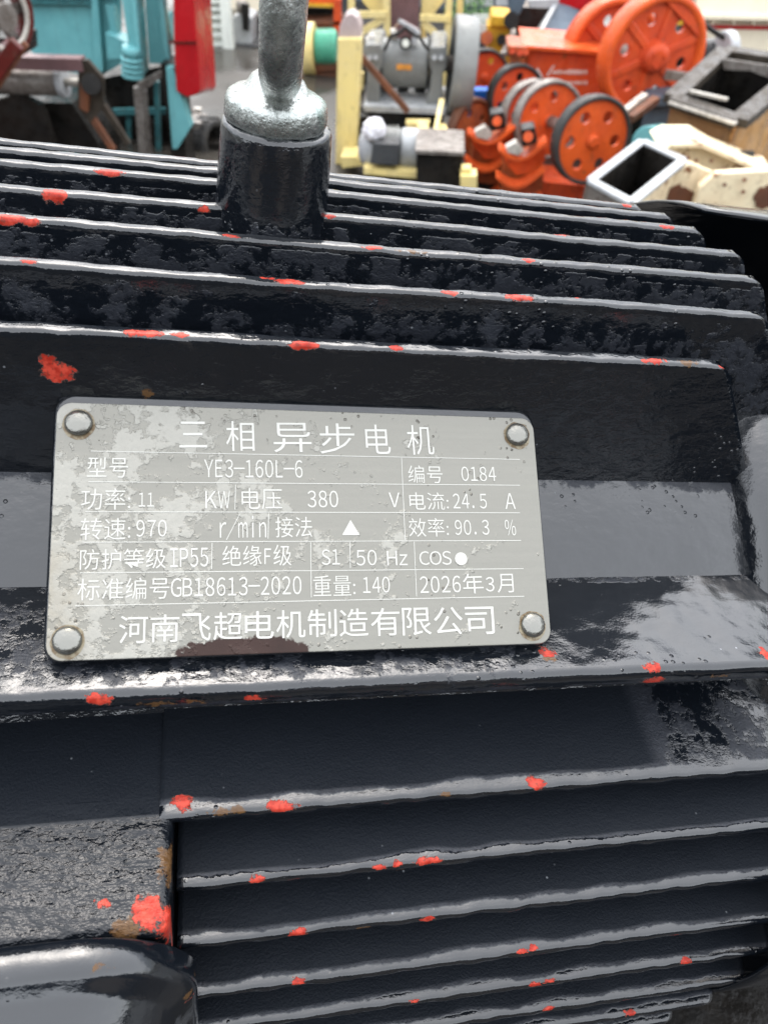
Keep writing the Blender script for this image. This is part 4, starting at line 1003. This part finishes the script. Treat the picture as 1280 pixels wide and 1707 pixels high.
t = thing('yellow_gearbox', 832, 7.3, 'strong yellow gearbox beside the dark hopper', 'gearbox')
part(t, 'housing', YELS, [(812, 42), (850, 44), (852, 118), (812, 108)], 7.3, 0.25, 0.01)
part(t, 'lid', YELS, [(820, 26), (852, 28), (852, 46), (816, 44)], 7.25, 0.35, 0.01)
MB().tube(P(836, 66, 7.3), P(836, 66, 7.26), 0.04, n=16).build('plug', BLACK, t)
MB().tube(P(852, 34, 7.2), P(852, 34, 7.1), 0.06, n=16).build('cap', BLACK, t)
MB().tube(P(811, 63, 7.3), P(811, 63, 7.2), 0.05, n=16).build('flange', ORGD, t)
skirt(t, 'plinth', 812, 850, 112, 7.3, 0.25, BLACK)

# ---- dark hopper ---------------------------------------------------------------------------------------------------
t = thing('feed_hopper', 910, 7.3, 'dark steel feed hopper with pale edges above the orange crusher', 'hopper')
MB().prism([P(838, 92, 7.1), P(884, 2, 7.6), P(926, 4, 7.6), P(884, 84, 7.1)], (0, 0.03, -0.02)).build('front_sheet', GREYD, t)
MB().prism([P(884, 84, 7.1), P(926, 4, 7.6), P(986, 20, 7.7), P(978, 88, 7.3)], (0, 0.03, -0.02)).build('side_sheet', SLATE, t)
barp(t, 'edge_bar', GREYL, (884, 84, 7.07), (928, 3, 7.57), 0.03)
barp(t, 'edge_bar', STEEL, (838, 92, 7.07), (882, 2, 7.57), 0.04)
barp(t, 'edge_bar', GREYL, (878, 6, 7.55), (930, 4, 7.55), 0.06)
part(t, 'dark_mouth', BLACK, [(856, 40), (872, 12), (916, 14), (896, 46), (866, 76)], 7.2, 0.02)
skirt(t, 'support', 850, 980, 90, 7.35, 0.3, BLACK)
barp(t, 'cross_bar', REDP, (930, -10, 7.7), (990, 4, 7.7), 0.12)

# ---- big orange jaw crusher ------------------------------------------------------------------------------------------
t = thing('jaw_crusher', 1000, 6.0, 'big orange jaw crusher with two large flywheels and white emblem', 'crusher')
axb = Vector((0.30, -0.95, 0.02)).normalized()
c1 = P(1084, 92, 5.75); c2 = P(1014, 88, 6.35); Rb = 0.345
for c_, mats in ((c1, (ORGR, ORG)), (c2, (ORGR, ORG))):
    ro = MB().lathe(c_, axb, [(-0.075, Rb - 0.04), (-0.075, Rb - 0.008), (-0.067, Rb), (0.067, Rb), (0.075, Rb - 0.008), (0.075, Rb - 0.040), (0.03, Rb - 0.052), (-0.075, Rb - 0.04)], 80).build('flywheel', mats[1], t)
    wb = wheel_web('web', t, c_ + axb * 0.02, axb, Rb - 0.038, 0.03, 6, 0.034, 0.215, mats[0], 0.15); wb.parent = ro
    h = MB().lathe(c_, axb, [(0.03, 0.105), (0.075, 0.085), (0.10, 0.080), (0.103, 0.04), (0.103, 0.0)], 32)
    x_ = axb.orthogonal().normalized(); y_ = axb.cross(x_)
    for k in range(3):
        a = k * 2.094 + 0.7; q = c_ + (x_ * math.cos(a) + y_ * math.sin(a)) * 0.045; h.tube(q + axb * 0.09, q + axb * 0.115, 0.013, n=8)
    h.build('hub', mats[0], t).parent = ro
    for k in range(6):                          # raised spokes and hole collars
        a = k * 1.0472 + 0.15 + 0.52; d = x_ * math.cos(a) + y_ * math.sin(a)
        MB().bar(c_ + d * 0.08 + axb * 0.036, c_ + d * (Rb - 0.045) + axb * 0.036, 0.05, 0.025, up=axb).build('spoke', mats[0], t, bevel=0.008).parent = ro
    # counterweight segment near the top of the rim
    pts = []
    for i in range(13):
        a = -0.62 + 1.24 * i / 12; d = Vector((0, 0, 1)) * math.cos(a) + axb.cross(Vector((0, 0, 1))).normalized() * -math.sin(a)
        pts.append(c_ + (d - axb * d.dot(axb)).normalized() * (Rb - 0.045))
    up_ = Matrix.Rotation(-0.55, 3, axb)
    pts = [c_ + up_ @ (p - c_) for p in pts]
    MB().prism([p + axb * 0.03 for p in pts], axb * 0.035).build('counterweight', mats[0], t).parent = ro
MB().tube(c1 - axb * 0.02, c2, 0.06).build('shaft', STEEL, t)
part(t, 'body', ORGR, [(878, 78), (1004, 88), (1010, 120), (1040, 172), (1030, 240), (890, 240), (880, 160)], 6.05, 0.5, 0.006)
part(t, 'body_top', ORG, [(872, 76), (1006, 86), (1004, 92), (872, 82)], 6.0, 0.55)
part(t, 'bearing_block', ORGD, [(846, 76), (878, 78), (880, 92), (872, 100), (874, 122), (852, 118), (854, 98), (846, 92)], 5.98, 0.3, 0.008)
for x, y in ((854, 85), (866, 88), (876, 87)): MB().tube(P(x, y, 5.98), P(x, y, 5.94), 0.022, n=6).build('bolt', ORGR, t)
part(t, 'lower_body', RUST, [(880, 170), (1036, 172), (1036, 330), (880, 330)], 6.2, 0.3)
# white emblem and faded writing
e = MB(); tri = [(896, 112), (888, 130), (905, 129)]; inn = [(896.5, 119), (893.5, 126), (900, 125.6)]
for i in range(3):
    j = (i + 1) % 3; e.add([P(*tri[i], 6.045), P(*tri[j], 6.045), P(*inn[j], 6.045), P(*inn[i], 6.045)], [(0, 1, 2, 3)])
e.build('emblem', LOGO, t)
e = MB(); random.seed(3)
for px0, py0 in ((911, 124), (914, 118), (918, 113)):
    e.add([P(px0, py0, 6.045), P(px0 + 5, py0 - 5, 6.045), P(px0 + 6, py0 - 3, 6.045), P(px0 + 1.5, py0 + 3, 6.045)], [(0, 1, 2, 3)])
for i in range(11):
    x = 920 + i * 5.4; h_ = 3 + 2.2 * random.random()
    e.add([P(x, 121 - h_, 6.045), P(x + 4.2, 121 - h_ + random.random(), 6.045), P(x + 4.0, 121 + h_ * 0.6, 6.045), P(x + 0.6, 121 + h_ * 0.6, 6.045)], [(0, 1, 2, 3)])
e.build('faded_lettering', LOGO, t, kind='stuff'); e = MB()
for i in range(8):
    x = 938 + i * 5.2; h_ = 2 + 1.2 * random.random()
    e.add([P(x, 138 - h_, 6.045), P(x + 3.8, 138 - h_, 6.045), P(x + 3.6, 138 + h_, 6.045), P(x + 0.5, 138 + h_, 6.045)], [(0, 1, 2, 3)])
e.build('faded_lettering', LOGO, t, kind='stuff')
for x in (900, 1020): leg(t, x, 240, 6.3, 0.12)
barp(t, 'drain_spout', STEEL, (1108, 124, 5.6), (1160, 130, 5.6), 0.05)

# ---- things between the big crusher and the tan hopper ---------------------------------------------------------------
t = thing('timber_pallet', 1062, 5.0, 'pale weathered timber beams below the big orange flywheel', 'timber')
barp(t, 'beam', STEELL, (1036, 190, 4.95), (1074, 160, 5.25), 0.04, 0.035)
barp(t, 'beam', RUST, (1048, 198, 4.95), (1092, 166, 5.25), 0.05, 0.04)
leg(t, 1060, 185, 5.1, 0.08, BLACK)
t = thing('slate_gearbox', 1095, 5.9, 'slate grey gearbox behind the teal motor', 'gearbox')
part(t, 'housing', SLATE, [(1066, 176), (1132, 168), (1136, 260), (1052, 260)], 5.6, 0.4, 0.015)
part(t, 'lid', SLATE, [(1084, 160), (1136, 160), (1136, 178), (1066, 180)], 5.55, 0.4, 0.012)
skirt(t, 'plinth', 1055, 1134, 258, 5.65, 0.3, BLACK)
t = thing('teal_motor', 1098, 4.7, 'small teal motor lying behind the cream jaw frame', 'motor')
MB().tube(P(1076, 240, 4.75), P(1098, 236, 4.9), 0.095, n=28).build('body', TEAL, t, bevel=0.01)
part(t, 'gear_case', TEALD, [(1092, 226), (1130, 228), (1128, 262), (1094, 264)], 4.85, 0.15, 0.012)
for x in (1102, 1116): MB().tube(P(x, 240, 4.85), P(x, 240, 4.8), 0.035, n=14).build('cap', TEAL, t)
skirt(t, 'plinth', 1076, 1130, 256, 4.85, 0.2, BLACK)

# ---- open boxes: tan hopper and cream jaw frame --------------------------------------------------------------------
def open_box(root, rim, depth_dir, wall, flange, inner, th, fl, wall_names=('wall',) * 4):
    """rim: four corners of the mouth in order; walls run along depth_dir; flange bars round the mouth"""
    d = Vector(depth_dir); n = len(rim); cen = sum(rim, Vector()) / n
    for i in range(n):
        a, b_ = rim[i], rim[(i + 1) % n]; inw = (cen - (a + b_) / 2); e = (b_ - a).normalized(); inw = (inw - e * inw.dot(e)).normalized() * th
        MB().prism([a, b_, b_ + d, a + d], inw).build('wall', wall[i], root)
        MB().prism([a + inw * 1.05, b_ + inw * 1.05, b_ + inw * 1.05 + d, a + inw * 1.05 + d], inw * 0.2).build('liner', inner, root)
        MB().bar(a, b_, fl, fl * 0.45, up=-d).build('flange', flange[i], root, bevel=0.004)
    MB().prism([p + d * 0.9 for p in rim], d * 0.02).build('floor_plate', inner, root)
t = thing('tan_hopper', 1220, 4.7, 'open tan hopper box with a greasy dark flange at its mouth', 'hopper')
rim = [P(1120, 166, 4.55), P(1208, 86, 5.3), P(1345, 108, 5.1), P(1229, 204, 4.3)]
open_box(t, rim, (0.05, 0.04, -0.55), (TAN, TAN, TAN, BROWN), (DSTEEL, DSTEEL, DSTEEL, DSTEEL), BLACK, 0.02, 0.10)
barp(t, 'lip_strip', STEELL, (1116, 170, 4.5), (1226, 206, 4.25), 0.04, 0.012)
barp(t, 'gasket_strip', STEELL, (1150, 152, 4.55), (1212, 166, 4.45), 0.03, 0.012)
barp(t, 'stiffener', BROWN, (1134, 214, 4.52), (1222, 244, 4.28), 0.05, 0.02)
part(t, 'inner_flap', STEEL, [(1204, 98), (1300, 112), (1300, 138), (1250, 118), (1206, 116)], 5.05, 0.02)
part(t, 'small_plate', GREYD, [(1231, 252), (1257, 252), (1257, 270), (1231, 270)], 4.18, 0.01)
for p in rim: MB().box((p.x * 0.995 + 0.03, p.y + 0.03, (p.z - 0.5) / 2 if p.z > 0.55 else 0.02), (0.07, 0.07, max(0.04, p.z - 0.5))).build('leg', TAN, t)
t = thing('crusher_body', 1120, 3.9, 'cream jaw crusher frame with rust patches and a rectangular grey mouth', 'crusher frame')
rim = [P(984, 302, 3.55), P(1070, 236, 4.0), P(1138, 268, 3.75), P(1052, 338, 3.35)]
nrm = (rim[1] - rim[0]).cross(rim[3] - rim[0]).normalized()
if nrm.dot(CAM - rim[0]) < 0: nrm = -nrm
open_box(t, rim, -nrm * 0.30, (STEEL, CREAM, CREAM, STEEL), (GREYL,) * 4, BLACK, 0.02, 0.044)
part(t, 'cheek_plate', CREAM, [(1100, 252), (1122, 241), (1170, 241), (1206, 262), (1272, 288), (1300, 296), (1300, 360), (1060, 360), (1138, 270)], 3.95, 0.30, 0.006)
part(t, 'front_rib', CREAM, [(1150, 360), (1166, 312), (1192, 290), (1296, 284), (1310, 360)], 3.62, 0.05, 0.005)
part(t, 'cheek_edge', CREAM, [(1118, 240), (1172, 239), (1274, 284), (1272, 291), (1168, 247), (1120, 247)], 3.85, 0.12, 0.004)
part(t, 'web_plate', CREAM, [(1064, 360), (1110, 302), (1150, 272), (1192, 290), (1160, 318), (1150, 360)], 3.70, 0.04, 0.004)
part(t, 'rust_hole', RUST, ragged([(1098, 333), (1106, 318), (1132, 308), (1152, 318), (1170, 326), (1160, 345), (1100, 345)]), 3.69, 0.012)
part(t, 'rust_hole', RUST, ragged([(1256, 330), (1264, 316), (1284, 308), (1300, 310), (1300, 345), (1260, 345)]), 3.61, 0.012)
for x, y in ((1146, 262), (1160, 268), (1170, 290), (1185, 268), (1207, 308), (1238, 320), (1205, 282), (1240, 300)):
    MB().tube(P(x, y, 3.605 if x > 1190 and y > 295 else 3.84), P(x, y, 3.59 if x > 1190 and y > 295 else 3.82), 0.009, n=8).build('bolt', RUST, t)
skirt(t, 'skid', 1060, 1300, 352, 3.9, 0.35, BLACK)

t = thing('grey_pulley', 1195, 6.2, 'grey motor and pulley with a black cable behind the tan hopper', 'motor')
MB().tube(P(1160, 96, 6.2), P(1206, 92, 6.3), 0.11, n=28).build('body', GREYD, t, bevel=0.01)
MB().tube(P(1200, 88, 6.1), P(1216, 86, 6.12), 0.13, n=28).build('pulley', GREYL, t, bevel=0.01)
prev = None; m = MB()
for i in range(13):
    f = i / 12; q = P(1152 + 76 * f, 22 + 52 * f + 5 * math.sin(math.pi * f), 6.1)
    if prev is not None: m.tube(prev, q, 0.016, n=8, caps=False)
    prev = q
m.build('cable', BLACK, t)
skirt(t, 'plinth', 1160, 1230, 116, 6.2, 0.25, BLACK)
t = thing('white_container', 1240, 8.6, 'white container with a projecting ledge and a red stripe at upper right', 'container')
part(t, 'wall', CREAMW, [(1168, -90), (1480, -90), (1480, 130), (1150, 130)], 8.6, 1.5)
part(t, 'ledge', CREAMW, [(1162, 24), (1480, 30), (1480, 40), (1162, 33)], 8.45, 0.16, 0.008)
part(t, 'stripe', REDLINE, [(1170, 41), (1480, 47), (1480, 53), (1170, 48)], 8.585, 0.012)
for k in range(6): part(t, 'rib', CREAMW, [(1186 + 34 * k, 33), (1190 + 34 * k, 33), (1190 + 34 * k, 41), (1186 + 34 * k, 41)], 8.5, 0.1)
t = thing('dark_cabinet', 1158, 8.2, 'dark cabinet with a yellow post beside the white container', 'cabinet')
part(t, 'body', GREYD, [(1130, -60), (1176, -60), (1168, 90), (1130, 90)], 8.8, 0.4)
barp(t, 'post', YELS, (1140, -60, 8.1), (1134, 40, 8.1), 0.06)
skirt(t, 'plinth', 1130, 1168, 90, 8.8, 0.4, BLACK)

# ---- the workshop added unseen behind the camera to block low sky in reflections --------------------------------------------------------
t = empty('blocker', (0, -5.0, 0), 'added unseen dark grey workshop with a sheet roof facing the machinery row', 'blocker')
MB().box((0, -6.6, 1.5), (22, 3.0, 3.0)).build('wall', GREYD, t)
MB().prism([(-11.3, -4.8, 3.003), (-11.3, -8.4, 3.003), (-11.3, -8.4, 3.1), (-11.3, -6.6, 3.7), (-11.3, -4.8, 3.1)], (22.6, 0, 0)).build('roof', SLATE, t)
for k in range(4):
    MB().box((-8.4 + 5.6 * k, -5.08, 1.25), (2.6, 0.04, 2.5)).build('door', STEEL, t)
# ---- far end of the yard ---------------------------------------------------------------------------------------------
t = thing('grey_shed', 800, 10.6, 'grey-green shed wall with two windows at the far end of the yard', 'shed')
part(t, 'wall', SLATE, [(380, -260), (900, -260), (900, 24), (380, 24)], 10.6, 2.0)
for x in (776, 802, 826): 
    part(t, 'window', GREYL, [(x, -30), (x + 20, -30), (x + 20, 10), (x, 10)], 10.56, 0.03)
t = thing('picket_fence', 812, 9.4, 'low white picket fence behind the grey flywheel', 'fence')
for k in range(12): part(t, 'picket', WHITEP, [(790 + 4.6 * k, 24), (793 + 4.6 * k, 24), (793 + 4.6 * k, 50), (790 + 4.6 * k, 50)], 9.4, 0.03)
barp(t, 'rail', GREYL, (788, 32, 9.44), (848, 33, 9.44), 0.03); barp(t, 'rail', GREYL, (788, 44, 9.44), (848, 45, 9.44), 0.03)
t = thing('steel_rack', 815, 8.9, 'brown steel rack loaded with plates below the picket fence', 'rack')
part(t, 'shelf', STEEL, [(784, 54), (850, 55), (850, 62), (784, 61)], 8.9, 0.4)
part(t, 'load', GREYD, [(786, 62), (850, 63), (850, 92), (786, 90)], 8.95, 0.3)
skirt(t, 'plinth', 786, 850, 90, 8.95, 0.3, BLACK)
FOL = simple('green_foliage', (0.07, 0.16, 0.03), 0.5)
t = thing('shrub', 783, 9.7, 'small green shrub beyond the white picket fence', 'shrub')
m = MB(); random.seed(5); cc = P(783, 30, 9.7)
for i in range(500):
    v = Vector((random.gauss(0, 1), random.gauss(0, 1), random.gauss(0, 1))); v = v.normalized() * (0.12 + 0.16 * random.random())
    p = cc + Vector((v.x * 1.1, v.y, v.z * 0.8)); a = Vector((random.gauss(0, 1), random.gauss(0, 1), random.gauss(0, 1))).normalized(); b_ = a.orthogonal().normalized()
    m.add([p, p + a * 0.05, p + a * 0.025 + b_ * 0.03], [(0, 1, 2)])
m.build('foliage', FOL, t)
MB().tube((cc.x, 9.7, 0), (cc.x, 9.7, max(0.05, cc.z)), 0.02).build('stem', RUST, t)

# ---- tyres and posts by the red guard ------------------------------------------------------------------------------------
def tyre(px, py, Y, label, r=0.2):
    c = P(px, py, Y); ax = Vector((0.9, -0.4, 0.1)).normalized(); n = 48
    prof = [(-0.06, r * 0.62), (-0.075, r * 0.75), (-0.07, r * 0.92), (-0.045, r), (0.045, r), (0.07, r * 0.92), (0.075, r * 0.75), (0.06, r * 0.62), (-0.06, r * 0.62)]
    t = empty('tyre', (c.x, c.y, 0), label, 'tyre')
    MB().lathe(c, ax, prof, n).build('carcass', RUBBER, t)
    for k in range(18):
        a = 2 * math.pi * k / 18; x = ax.orthogonal().normalized(); y = ax.cross(x); d = x * math.cos(a) + y * math.sin(a)
        MB().bar(c + d * r - ax * 0.055, c + d * r + ax * 0.055, 0.03, 0.016, up=d).build('tread', RUBBER, t)
    MB().box((c.x, c.y, max(0.02, (c.z - r) / 2)), (0.2, 0.2, max(0.04, c.z - r))).build('block', BLACK, t)
tyre(349, 236, 5.5, 'black treaded tyre standing left of the lifting eye boss', 0.15)
t = thing('steel_trestle', 322, 5.6, 'pale worn steel trestle under the red belt guard', 'trestle')
for a, b in (((318, 196, 5.55), (314, 330, 5.55)), ((330, 180, 5.65), (334, 330, 5.65))): barp(t, 'leg', STEELL, a, b, 0.045)
barp(t, 'tie', STEEL, (310, 178, 5.6), (326, 196, 5.6), 0.04)
MB().box((P(322, 262, 5.5).x, 5.5, 0.08), (0.2, 0.2, 0.16)).build('foot', STEEL, t)
